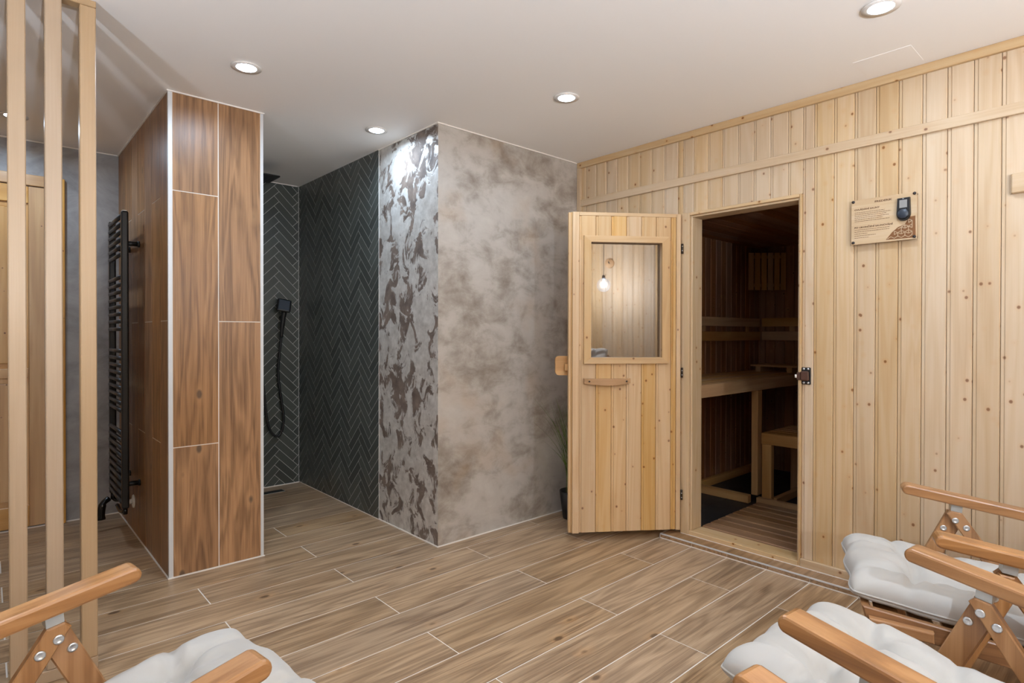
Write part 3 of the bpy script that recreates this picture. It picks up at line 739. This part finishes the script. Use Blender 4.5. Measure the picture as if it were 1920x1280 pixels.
for i in range(-2, 12):
    for j in range(-1, 8):
        cy, cz = -0.13 - i * hs * 0.866 * 1.0 - (j % 2) * hs * 0.433, 0.004 + j * hs * 0.75
        for a_ in (30, 90, 150):
            for rad in (0, 1):
                p0 = (cy, cz) if rad == 0 else (cy + hs * 0.5 * math.cos(math.radians(a_)), cz + hs * 0.5 * math.sin(math.radians(a_)))
                p1 = (cy + hs * 0.5 * math.cos(math.radians(a_)), cz + hs * 0.5 * math.sin(math.radians(a_))) if rad == 0 else (cy + hs * 0.5 * math.cos(math.radians(a_ + 60)), cz + hs * 0.5 * math.sin(math.radians(a_ + 60)))
                if not (inside(p0) and inside(p1)): continue
                d = Vector((p1[0] - p0[0], p1[1] - p0[1])); nrm = Vector((-d.y, d.x)).normalized() * 0.0011
                q = [(p0[0] + nrm.x, p0[1] + nrm.y), (p1[0] + nrm.x, p1[1] + nrm.y), (p1[0] - nrm.x, p1[1] - nrm.y), (p0[0] - nrm.x, p0[1] - nrm.y)]
                a = [bm.verts.new((-0.0007, *p)) for p in q]; b = [bm.verts.new((-0.0018, *p)) for p in q]
                bm.faces.new(b[::-1])
                for t in range(4): bm.faces.new((a[t], b[t], b[(t + 1) % 4], a[(t + 1) % 4]))
o = new('honeycomb_lattice', done(bm), 'pine_y', sg, (SX, 0, 0)); o['kind'] = 'stuff'

ct = empty('sauna_controller', (2.93 + SX, 0.7205, 1.632)); tag(ct, 'small black digital controller with a round dial on the instruction plate', 'controller')
body = [(0.0225, 0.098), (-0.0235, 0.0985)]
for i in range(0, 13):
    a_ = math.pi * i / 12; body.append((-0.0255 * math.cos(a_), 0.030 - 0.030 * math.sin(a_)))
bm = bmesh.new()
a = [bm.verts.new((-0.0022, p[0], p[1])) for p in body]; b = [bm.verts.new((-0.016, p[0] * 0.95, 0.05 + (p[1] - 0.05) * 0.97)) for p in body]
bm.faces.new(a); bm.faces.new(b[::-1])
for i in range(len(body)): bm.faces.new((a[i], b[i], b[(i + 1) % len(body)], a[(i + 1) % len(body)]))
new('body', done(bm), 'plastic', ct)
obox('screen', (-0.0170, -0.0145, 0.055), (-0.0162, 0.0135, 0.088), 'screen', ct)
s = new('dial', lathe([(0, 0), (0.0205, 0), (0.0205, 0.005), (0.0185, 0.007), (0, 0.0075)], 28), 'dial', ct, (-0.0162, 0, 0.029)); s.rotation_euler = (0, -R90, 0)
s = new('dial_ring', lathe([(0.0207, 0.0), (0.0228, 0.0), (0.0225, 0.0025), (0.0207, 0.003)], 28), 'black_gloss', ct, (-0.0162, 0, 0.029)); s.rotation_euler = (0, -R90, 0)
obox('sensor', (-0.0168, -0.003, 0.0925), (-0.0162, 0.003, 0.0945), 'chrome', ct)

# ================================================================== PANELLED DOOR AT THE BACK
dr = empty('door_1', (-0.45, YB, 0)); tag(dr, 'varnished pine panelled door behind the slat partition', 'door', kind='structure')
def dp(n, x0, x1, z0, z1, y0, y1, mat, bev=0.003): return obox(n, (x0 + 0.45, -y1, z0), (x1 + 0.45, -y0, z1), mat, dr, bev)
dp('casing', 0.292, 0.356, 0.0, 2.077, 0.0, 0.026, 'old_door'); dp('casing', -0.606, -0.542, 0.0, 2.077, 0.0, 0.026, 'old_door')
dp('casing', -0.5415, 0.2915, 2.013, 2.077, 0.0, 0.026, 'door_x')
dp('stile', 0.186, 0.288, 0.015, 2.008, 0.0005, 0.020, 'old_door'); dp('stile', -0.540, -0.438, 0.015, 2.008, 0.0005, 0.020, 'old_door')
dp('top_rail', -0.4375, 0.1855, 1.908, 2.008, 0.0005, 0.019, 'door_x'); dp('lock_rail', -0.4375, 0.1855, 0.887, 0.943, 0.0005, 0.019, 'door_x'); dp('bottom_rail', -0.4375, 0.1855, 0.015, 0.142, 0.0005, 0.019, 'door_x')
dp('muntin', -0.16, -0.09, 0.9435, 1.9075, 0.0005, 0.019, 'old_door'); dp('muntin', -0.16, -0.09, 0.1425, 0.8865, 0.0005, 0.019, 'old_door')
for x0, x1 in ((-0.4375, -0.1605), (-0.0895, 0.1855)):
    for z0, z1 in ((0.1425, 0.8865), (0.9435, 1.9075)):
        dp('panel', x0, x1, z0, z1, 0.0005, 0.006, 'old_door', 0.0); dp('raised_field', x0 + 0.028, x1 - 0.028, z0 + 0.028, z1 - 0.028, 0.0062, 0.014, 'old_door', 0.006)
k_ = dp('lock_plate', -0.525, -0.495, 0.95, 1.15, 0.0202, 0.024, 'black', 0.002)
new('door_handle', tube(curve_pts([(-0.06 + 0.0, -0.024, 1.08), (-0.06, -0.06, 1.08), (0.04, -0.062, 1.08)], 5), 0.008), 'black', dr)

# ================================================================== SLAT PARTITION
pt = empty('slat_partition', (0.283, 2.455, 0)); tag(pt, 'floor to ceiling partition of upright light wood slats', 'partition')
nx = 10
obox('bottom_rail', (-0.95, -0.022, 0.0), (0.0, 0.022, 0.040), 'post_x', pt, 0.002)
obox('top_rail', (-0.95, -0.022, H - 0.0225), (0.0, 0.022, H - 0.0005), 'post_x', pt, 0.002)
me = boxm(0, 0.0455, -0.0225, 0.0225, 0, H - 0.0635, 0.003)
for i in range(nx): new('slat', me, 'post_z', pt, (-0.0465 - 0.0925 * i, 0, 0.0405))

# ================================================================== TOWEL RAIL
RX = cx0 - 0.080
rd = empty('towel_radiator', (RX, 3.905, 0.21)); tag(rd, 'tall matt black towel radiator on the side of the oak-look pier', 'radiator')
for yy in (-0.205, 0.205):
    tb = box('upright_tube', -0.017, 0.017, yy - 0.018, yy + 0.018, 0.0, 1.592, 'black', rd, 0.009, seg=3)
    c_ = box('end_cap', -0.012, 0.012, yy - 0.012, yy + 0.012, 1.5925, 1.596, 'chrome', rd, 0.003)
barm = tube([(0, -0.19, 0), (0, 0.19, 0)], 0.011, 10)
for g in ([1.777, 1.735, 1.693, 1.653, 1.613, 1.573], [1.452, 1.412, 1.374, 1.334, 1.294, 1.254, 1.213, 1.172], [1.053, 1.013, 0.973, 0.933, 0.893, 0.853, 0.813, 0.772, 0.732],
          [0.614, 0.573, 0.532, 0.490, 0.449, 0.408, 0.367, 0.327, 0.286, 0.245]):
    for z in g: new('bar', barm, 'bar', rd, (-0.012, 0, z - 0.21))
for zz in (1.430, 0.115):
    for yy in (-0.140, 0.150):
        b_ = new('bracket', tube([(0.002, yy, zz), (0.0785, yy, zz)], 0.013, 12), 'black', rd)
        new('rose', tube([(0.070, yy, zz), (0.0788, yy, zz)], 0.017, 12), 'black', b_)
vv = new('valve', tube([(0, 0.205, 0.0), (0, 0.205, -0.035)], 0.012, 12), 'black_gloss', rd)
new('valve_head', tube(curve_pts([(-0.02, 0.20, -0.028), (-0.05, 0.19, -0.05), (-0.06, 0.185, -0.10), (-0.06, 0.183, -0.14)], 5), [0.016] * 6 + [0.020] * 8 + [0.022] * 2, 14), 'black_gloss', vv)
new('valve_elbow', tube(curve_pts([(0, 0.205, -0.03), (0.02, 0.20, -0.045), (0.075, 0.20, -0.045)], 5), 0.010, 10), 'black_gloss', vv)
v2 = new('valve', tube([(0, -0.205, 0.0), (0, -0.205, -0.03)], 0.011, 12), 'black_gloss', rd)
new('valve_elbow', tube(curve_pts([(0, -0.19, -0.022), (-0.01, -0.12, -0.03), (-0.01, -0.02, -0.02)], 4), 0.010, 10), 'black_gloss', v2)
ot = empty('wall_outlet', (cx0, 3.958, 0.179)); tag(ot, 'small white wall outlet low on the pier beside the towel radiator', 'outlet')
s = new('plate', lathe([(0, 0.0), (0.038, 0.0), (0.036, 0.006), (0.022, 0.010), (0, 0.010)], 24), 'white', ot); s.rotation_euler = (0, -R90, 0)
s = new('plug', lathe([(0, 0.0101), (0.016, 0.0101), (0.014, 0.022), (0, 0.022)], 18), 'white', ot); s.rotation_euler = (0, -R90, 0)

# ================================================================== SHOWER
sh = empty('rain_shower', (1.35, YB - 0.009, 1.0)); tag(sh, 'black rain shower with square overhead plate at the shower end wall', 'shower')
YW = -0.0005
obox('rain_head', (-0.10, -0.545, 1.182), (0.10, -0.345, 1.194), 'black', sh, 0.004)
bm = bmesh.new()
for i in range(9):
    for j in range(9): bm_box(bm, -0.082 + i * 0.0205 - 0.002, -0.082 + i * 0.0205 + 0.002, -0.527 + j * 0.0205 - 0.002, -0.527 + j * 0.0205 + 0.002, 1.1795, 1.1818)
o = new('nozzles', done(bm), 'bar', sh)
new('arm', tube(curve_pts([(0, -0.03, 0.02), (0, -0.03, 1.15), (0, -0.06, 1.215), (0, -0.14, 1.225), (0, -0.43, 1.222), (0, -0.445, 1.195)], 6), 0.010, 12), 'black', sh)
obox('mixer', (-0.14, -0.055, -0.03), (0.135, -0.012, 0.015), 'black', sh, 0.008)
for xx in (-0.09, 0.09): new('inlet', tube([(xx, -0.012, -0.008), (xx, YW, -0.008)], 0.024, 16), 'black', sh)
obox('wall_clip', (-0.012, -0.03, 0.98), (0.012, YW, 1.0), 'black', sh)
hsw = empty('hand_shower', (1.645, YB - 0.009, 1.12)); tag(hsw, 'black square hand shower with hanging hose on the tiled end wall', 'hand shower')
hm = boxm(-0.050, 0.050, -0.010, 0.010, -0.052, 0.052, 0.012, 3)
hh = new('head', hm, 'black', hsw, (0.005, -0.075, 0.238)); hh.rotation_euler = (math.radians(-24), math.radians(10), math.radians(-14))
fm = boxm(-0.037, 0.037, -0.0125, -0.0102, -0.039, 0.039); new('spray_face', fm, 'dial', hh)
new('handle', tube(curve_pts([(0.012, -0.060, 0.195), (0.004, -0.052, 0.12), (-0.004, -0.042, 0.0)], 6), [0.019] * 4 + [0.017] * 5 + [0.013] * 4, 12), 'black', hsw)
new('holder', tube([(0.008, YW, 0.150), (0.008, -0.036, 0.150)], 0.016, 14), 'black', hsw)
new('hose', tube(curve_pts([(-0.004, -0.042, 0.0), (-0.014, -0.036, -0.12), (-0.022, -0.03, -0.28), (0.006, -0.03, -0.50), (0.020, -0.03, -0.62), (-0.002, -0.03, -0.715), (-0.035, -0.03, -0.740), (-0.075, -0.03, -0.70), (-0.105, -0.03, -0.60), (-0.128, -0.03, -0.38), (-0.152, -0.036, -0.22), (-0.158, -0.042, -0.172)], 8), 0.0085, 10), 'black', hsw)
dn = empty('floor_drain', (1.10, 4.25, 0)); tag(dn, 'black linear drain slot in the shower floor', 'drain')
obox('channel_cover', (0, 0, 0.0003), (0.51, 0.060, 0.0035), 'black', dn); obox('rim', (-0.004, -0.004, 0.0002), (0.514, 0.064, 0.0022), 'alu_raw', dn)

# ================================================================== POTTED GRASS behind the open door
pg = empty('potted_grass', (2.72, 2.440, 0)); tag(pg, 'tall grassy plant in a dark pot behind the open door', 'plant')
new('pot', lathe([(0, 0.0), (0.060, 0.0), (0.082, 0.17), (0.078, 0.17), (0.070, 0.15), (0, 0.15)], 24), 'pot', pg)
new('soil', lathe([(0, 0.152), (0.069, 0.152), (0, 0.158)], 20), 'rubber', pg)
rg = random.Random(11)
for i in range(70):
    a_ = rg.uniform(0, 2 * math.pi) if i > 26 else rg.uniform(math.pi * 0.90, math.pi * 1.07)
    reach = rg.uniform(0.04, 0.17) if i > 16 else rg.uniform(0.16, 0.37)
    if math.sin(a_) > 0: reach *= max(0.18, 1 - math.sin(a_) * 0.9)
    if math.cos(a_) > 0.2: reach = min(reach, 0.09)
    if math.sin(a_) < -0.3: reach = min(reach, 0.10)
    hgt = rg.uniform(0.36, 0.62); wd = rg.uniform(0.0030, 0.0060)
    b0 = Vector((rg.uniform(-0.035, 0.035), rg.uniform(-0.035, 0.035), 0.155)); bm = bmesh.new(); prev = None
    d = Vector((math.cos(a_), math.sin(a_), 0)); sd = Vector((-d.y, d.x, 0)); droop = rg.uniform(0.0, 0.12) if reach > 0.15 else 0
    for s_ in range(9):
        t = s_ / 8; p = b0 + d * (reach * t ** 1.9) + Vector((0, 0, hgt * (t - droop / 0.3 * max(0, t - 0.6) ** 1.5)))
        ww = wd * (1 - t * 0.9); l_ = bm.verts.new(p + sd * ww); r_ = bm.verts.new(p - sd * ww); c_ = bm.verts.new(p - d * ww * 0.5)
        if prev: bm.faces.new((prev[0], prev[2], c_, l_)); bm.faces.new((prev[2], prev[1], r_, c_))
        prev = (l_, r_, c_)
    new('blade', done(bm, True), 'leaf', pg)

# ================================================================== DOWNLIGHTS
ring = lathe([(0.0405, 0.0005), (0.060, 0.0), (0.060, 0.004), (0.0405, 0.006)], 40); led = lathe([(0, -0.008), (0.022, -0.0065), (0.034, -0.0035), (0.040, 0.0), (0.040, 0.003), (0, 0.003)], 36)
for (x, y, lab) in ((0.824, 2.596, 'round recessed ceiling light in front of the oak-look pier'), (1.613, 2.908, 'round recessed ceiling light in front of the shower tiles'),
                    (2.064, 1.896, 'round recessed ceiling light above the open sauna door'), (2.297, 0.642, 'round recessed ceiling light nearest the camera, cut by the top border'),
                    (0.111, 3.988, 'round recessed ceiling light beyond the slat partition')):
    e = empty('downlight', (x, y, H - 0.0065)); tag(e, lab, 'ceiling light', 'recessed ceiling lights')
    new('trim_ring', ring, 'white', e); new('lens', led, 'led', e, (0, 0, 0.0015))
    ld = bpy.data.lights.new('downlight_beam', 'AREA'); ld.shape = 'DISK'; ld.size = 0.085; ld.energy = SPOT_POWER; ld.color = SPOT_COL; ld.spread = math.radians(170)
    lo_ = bpy.data.objects.new('beam', ld); COL.objects.link(lo_); lo_.parent = e; lo_.location = (0, 0, -0.009)

# ================================================================== PENDANTS (both outside the frame; one is mirrored in the door pane)
def pendant(x, y, z, lab, power=1.0):
    e = empty('pendant_lamp', (x, y, H)); tag(e, lab, 'lamp', 'clear glass pendant lamps')
    zz = z - H
    new('ceiling_rose', lathe([(0, -0.0005), (0.045, -0.0005), (0.045, -0.02), (0, -0.024)], 24), 'black', e)
    new('cord', tube([(0, 0, -0.022), (0, 0, zz + 0.105)], 0.003, 8), 'black', e)
    new('socket', lathe([(0, zz + 0.105), (0.016, zz + 0.10), (0.018, zz + 0.055), (0, zz + 0.052)], 20), 'black', e)
    prof = []
    for i in range(15):
        a_ = math.radians(14 + (166 - 14) * i / 14); prof.append((0.075 * math.sin(a_), zz - 0.005 + 0.075 * math.cos(a_)))
    new('globe', lathe(prof, 32), 'globe', e)
    new('bulb', lathe([(0, zz + 0.05), (0.010, zz + 0.045), (0.013, zz + 0.025), (0.024, zz + 0.002), (0.022, zz - 0.016), (0.010, zz - 0.027), (0, zz - 0.029)], 20), 'bulb', e)
    ld = bpy.data.lights.new('bulb_light', 'POINT'); ld.energy = PENDANT_POWER * power; ld.color = PENDANT_COL; ld.shadow_soft_size = 0.016
    lo_ = bpy.data.objects.new('bulb_light', ld); COL.objects.link(lo_); lo_.parent = e; lo_.location = (0, 0, zz)
    return e
pendant(1.47, -0.75, 1.675, 'clear glass globe pendant mirrored in the sauna door pane', 2.2)
pendant(-0.205, 1.835, 1.36, 'clear glass globe pendant hanging left of the view beside the slat partition', 0.60)
def fill_uplight(x, y, z, lab, power):  # added unseen fill lamp to brighten the ceiling; no such source known
    e = empty('added_fill_lamp', (x, y, 0)); tag(e, lab, 'lamp')
    new('base', lathe([(0, 0.0), (0.14, 0.0), (0.14, 0.012), (0.02, 0.022), (0, 0.022)], 32), 'black', e)
    new('pole', tube([(0, 0, 0.022), (0, 0, z - 0.075)], 0.011, 12), 'black', e)
    new('bowl_shade', lathe([(0, z - 0.078), (0.05, z - 0.07), (0.115, z - 0.03), (0.145, z), (0.140, z), (0.110, z - 0.026), (0.048, z - 0.064), (0, z - 0.070)], 36), 'white', e)
    new('bulb', lathe([(0, z - 0.062), (0.012, z - 0.060), (0.026, z - 0.035), (0.018, z - 0.012), (0, z - 0.008)], 20), 'bulb', e)
    ld = bpy.data.lights.new('bulb_light', 'POINT'); ld.energy = power; ld.color = PENDANT_COL; ld.shadow_soft_size = 0.03
    lo_ = bpy.data.objects.new('bulb_light', ld); COL.objects.link(lo_); lo_.parent = e; lo_.location = (0, 0, z - 0.022)
fill_uplight(0.05, -0.95, 1.25, 'added fill light out of view behind the camera, brightens the ceiling', 235.0)
ds_ = empty('wall_disc', (1.34, YR, 1.965)); tag(ds_, 'round wooden disc on the pine wall mirrored in the sauna door pane', 'wall disc')
s = new('disc', lathe([(0, 0.0), (0.055, 0.0), (0.053, 0.018), (0, 0.02)], 32), 'bench_x', ds_); s.rotation_euler = (-R90, 0, 0)
s = new('hook', tube([(0, 0.0205, 0.0), (0, 0.045, 0.012)], 0.006, 10), 'black', ds_)

# ================================================================== RECLINING CHAIRS
ARM = [(0.0, 0.586)]
def arm_profile():
    sl = 0.15; pts = []
    for i in range(9):                                   # rounded tip
        a_ = math.pi / 2 - math.pi * i / 8; pts.append((-0.018 + 0.018 * math.cos(a_), 0.585 + 0.018 * math.sin(a_)))
    L = 0.64; pts += [(-L, 0.567 - sl * (L - 0.018)), (-L, 0.603 - sl * (L - 0.018))]
    return pts
def slanted(k_top, z_top, k_bot, z_bot, wd, cut=None):
    """leg as a (y, z) polygon with horizontal width wd; k runs backwards"""
    return [(-k_top, z_top), (-(k_top + wd), z_top), (-(k_bot + wd), z_bot), (-k_bot, z_bot)]
bolt = lathe([(0, 0.0), (0.0105, 0.0), (0.0098, 0.0022), (0.006, 0.0026), (0.005, 0.0016), (0, 0.0016)], 16)
def make_chair():
    c = empty('reclining_chair')
    for s in (-1, 1):
        ax = sorted((s * 0.270, s * 0.330))
        new('armrest', prism_x(arm_profile(), ax[0], ax[1], 0.006), 'acacia_y', c)
        fx = sorted((s * 0.3010, s * 0.3230)); rx = sorted((s * 0.2780, s * 0.3000))
        new('front_leg', prism_x([(-0.140, 0.520), (-0.172, 0.515), (-0.178, 0.470), (0.035, 0.0), (0.092, 0.0)], fx[0], fx[1], 0.003, 1), 'acacia_z', c)
        new('rear_leg', prism_x([(-0.134, 0.512), (-0.146, 0.524), (-0.178, 0.519), (-0.522, 0.0), (-0.466, 0.0)], rx[0], rx[1], 0.003, 1), 'acacia_z', c)
        bx = sorted((s * 0.284, s * 0.3180))
        new('arm_bracket', prism_x([(-0.146, 0.5245), (-0.178, 0.5195), (-0.180, 0.5423), (-0.148, 0.5465)], bx[0], bx[1]), 'alu_raw', c)
        for (k, z), xo in (((0.158, 0.492), 0.2778), ((0.190, 0.470), 0.2778), ((0.128, 0.455), 0.3008)):
            b_ = new('bolt', bolt, 'chrome', c, (s * xo, -k, z)); b_.rotation_euler = (0, -s * R90, 0)
            b_ = new('bolt', bolt, 'chrome', c, (s * 0.3232, -k, z)) if xo > 0.29 else None
            if b_: b_.rotation_euler = (0, s * R90, 0)
        r0 = sorted((s * 0.2500, s * 0.2720))
        new('seat_rail', prism_x([(0.165, 0.352), (0.152, 0.300), (-0.46, 0.215), (-0.46, 0.275)], r0[0], r0[1], 0.003, 1), 'acacia_y', c)
        r1 = sorted((s * 0.2725, s * 0.2775))
        s1 = sorted((s * 0.2725, s * 0.2985))
        new('side_strip', prism_x([(0.150, 0.330), (0.146, 0.300), (-0.005, 0.290), (-0.005, 0.320)], s1[0], s1[1], 0.004), 'acacia_y', c)
        b_ = new('bolt', bolt, 'chrome', c, (s * 0.3232, -0.065, 0.285)); b_.rotation_euler = (0, s * R90, 0)
        b0 = sorted((s * 0.2260, s * 0.2480))
        new('back_rail', prism_x([(-0.40, 0.205), (-0.46, 0.215), (-0.985, 0.905), (-0.94, 0.935)], b0[0], b0[1], 0.003, 1), 'acacia_z', c)
    new('front_apron', prism_x([(0.166, 0.346), (0.138, 0.232), (0.118, 0.232), (0.146, 0.346)], -0.2495, 0.2495, 0.004), 'acacia_x', c)
    for i in range(6):
        y = 0.10 - i * 0.085; z = 0.331 - (0.15 - y) * 0.126
        new('seat_slat', boxm(-0.2495, 0.2495, -0.03, 0.03, -0.008, 0.004, 0.002), 'acacia_x', c, (0, y, z))
    for i in range(8):
        t = 0.10 + i * 0.118; y, z = -0.43 - 0.53 * t, 0.235 + 0.69 * t
        o = new('back_slat', boxm(-0.2255, 0.2255, -0.006, 0.006, -0.028, 0.028, 0.002), 'acacia_x', c, (0, y, z)); o.rotation_euler = (math.radians(37.5), 0, 0)
    new('leg_stretcher', boxm(-0.2775, 0.2775, -0.016, 0.016, -0.02, 0.02, 0.003), 'acacia_x', c, (0, -0.435, 0.09))
    return c

def pad_mesh(W, L, T, tufts, seed, nx=56, ny=64):
    """tufted pad: x across (-W/2..W/2), y from 0 to L, bottom near z=0"""
    rp = random.Random(seed); ph = [rp.uniform(0, 6.28) for _ in range(8)]
    def h(u, v):        # u, v in -1..1
        e = (1 - abs(u) ** 5) * (1 - abs(v) ** 6)
        base = max(e, 0) ** 0.36
        x, y = u * W / 2, (v + 1) / 2 * L; dip = 0; rad = 0
        for tx, ty in tufts:
            dx, dy = x - tx, y - ty; d = math.hypot(dx, dy)
            dip += 0.50 * math.exp(-(d / 0.030) ** 2) + 0.20 * math.exp(-(d / 0.075) ** 2)
            an = math.atan2(dy, dx); rad += 0.075 * math.sin(6 * an + ph[0] + tx * 40) * math.exp(-((d - 0.06) / 0.04) ** 2)
        for i in range(len(tufts)):
            for j in range(i):
                (ax_, ay_), (bx_, by_) = tufts[i], tufts[j]; ll = math.hypot(bx_ - ax_, by_ - ay_)
                if ll > 0.24: continue
                t = ((x - ax_) * (bx_ - ax_) + (y - ay_) * (by_ - ay_)) / ll ** 2
                if 0 < t < 1:
                    d = abs((x - ax_) * (by_ - ay_) - (y - ay_) * (bx_ - ax_)) / ll; dip += 0.24 * math.exp(-(d / 0.016) ** 2)
        for tx, ty in tufts:                                    # folds running from the outer tufts to the edge
            sx_ = 1 if tx > 0 else -1; t = (x - tx) * sx_
            if t > 0: dip += 0.20 * math.exp(-((y - ty - 0.25 * t) / 0.014) ** 2) * min(1, t / 0.03)
            if ty > L - 0.20 and y > ty: dip += 0.22 * math.exp(-((x - tx - 0.15 * sx_ * (y - ty)) / 0.013) ** 2) * min(1, (y - ty) / 0.03)
        wr = 0.035 * math.sin(23 * x + 9 * y + ph[1]) + 0.03 * math.sin(-13 * x + 29 * y + ph[2]) + 0.02 * math.sin(61 * x + 17 * y + ph[3])
        edge = 0.06 * math.sin(70 * (x + y) + ph[4]) * (max(abs(u), abs(v)) ** 8)
        return base * (1 - min(dip, 0.72) + rad + wr + edge)
    bm = bmesh.new(); top = []; bot = []; rimpts = []
    for i in range(nx + 1):
        u = math.sin(math.pi / 2 * (2 * i / nx - 1)); ct, cb = [], []
        for j in range(ny + 1):
            v = math.sin(math.pi / 2 * (2 * j / ny - 1))
            x = u * W / 2 * (1 - 0.045 * abs(v) ** 7 - 0.012 * math.cos(9 * v)); y = (v * (1 - 0.035 * abs(u) ** 7) + 1) / 2 * L + 0.006 * math.cos(u * 7) * v
            hh_ = h(u, v); rim = (i in (0, nx)) or (j in (0, ny))
            if rim: rimpts.append((i, j, (x, y, T * 0.30 + T * 0.78 * hh_)))
            ct.append(bm.verts.new((x, y, T * 0.30 + T * 0.78 * hh_)))
            cb.append(ct[-1] if rim else bm.verts.new((x, y, T * 0.30 - T * 0.30 * min(1, abs(hh_)) ** 0.6)))
        top.append(ct); bot.append(cb)
    for i in range(nx):
        for j in range(ny):
            bm.faces.new((top[i][j], top[i + 1][j], top[i + 1][j + 1], top[i][j + 1]))
            try: bm.faces.new((bot[i][j], bot[i][j + 1], bot[i + 1][j + 1], bot[i + 1][j]))
            except ValueError: pass
    d_ = {(i, j): p for i, j, p in rimpts}
    loop = [(i, 0) for i in range(nx)] + [(nx, j) for j in range(ny)] + [(i, ny) for i in range(nx, 0, -1)] + [(0, j) for j in range(ny, 0, -1)]
    pts = [d_[q] for q in loop]; pts = pts + [pts[0]]
    return done(bm, True), tube(pts, 0.0032, 6)
seat_pad = pad_mesh(0.486, 0.612, 0.092, [(-0.11, 0.44), (0.11, 0.44), (-0.11, 0.26), (0.11, 0.26), (-0.11, 0.09), (0.11, 0.09)], 5)
back_pad = pad_mesh(0.49, 0.80, 0.078, [(-0.11, 0.12), (0.11, 0.12), (-0.11, 0.32), (0.11, 0.32), (-0.11, 0.52), (0.11, 0.52), (-0.11, 0.70), (0.11, 0.70)], 9)
btn = lathe([(0, 0.0), (0.008, 0.0), (0.007, 0.003), (0, 0.0045)], 12)
def make_cushion():
    c = empty('chair_cushion')
    a = new('seat_pad', seat_pad[0], 'fabric', c, (0, -0.412, 0.274)); a.rotation_euler = (math.radians(7.2), 0, 0)
    b = new('back_pad', back_pad[0], 'fabric', c, (0, -0.470, 0.345)); b.rotation_euler = (math.radians(52.5), 0, R180)
    new('piping', seat_pad[1], 'fabric', a); new('piping', back_pad[1], 'fabric', b)
    return c
# back pad: local y must climb along the back, top side facing forward
def place_cushion(c, loc, rz):
    c.location = loc; c.rotation_euler = (0, 0, rz)
def copy_tree(o, parent=None):
    c = o.copy(); COL.objects.link(c); c.parent = parent
    for ch in list(o.children): copy_tree(ch, c)
    return c
proto = make_chair(); proto_c = make_cushion()
# (centre between arm tips, facing direction, labels)
chairs = [((2.2215, 0.5165), (-0.36, 0.93), 'acacia reclining chair beside the cabin front', 'cream tufted cushion on the chair beside the cabin front'),
          ((1.4775, 0.460), (0.108, 0.994), 'acacia reclining chair in the right foreground, middle of the row', 'cream tufted cushion on the middle chair of the row at the right'),
          ((0.628, 0.494), (0.13, 0.99), 'acacia reclining chair showing only an armrest tip at the bottom border', 'cream tufted cushion on the chair almost wholly below the bottom border'),
          ((0.3105, 1.324), (0.989, 0.147), 'acacia reclining chair at the lower left facing the sauna', 'cream tufted cushion on the chair at the lower left')]
for i, (p, f, la, lc) in enumerate(chairs):
    rz = math.atan2(f[1], f[0]) - R90
    c = proto if i == 0 else copy_tree(proto); c.location = (p[0], p[1], 0); c.rotation_euler = (0, 0, rz); tag(c, la, 'chair', 'reclining wooden chairs')
    q = proto_c if i == 0 else copy_tree(proto_c); place_cushion(q, (p[0], p[1], 0), rz); tag(q, lc, 'cushion', 'cream chair cushions')
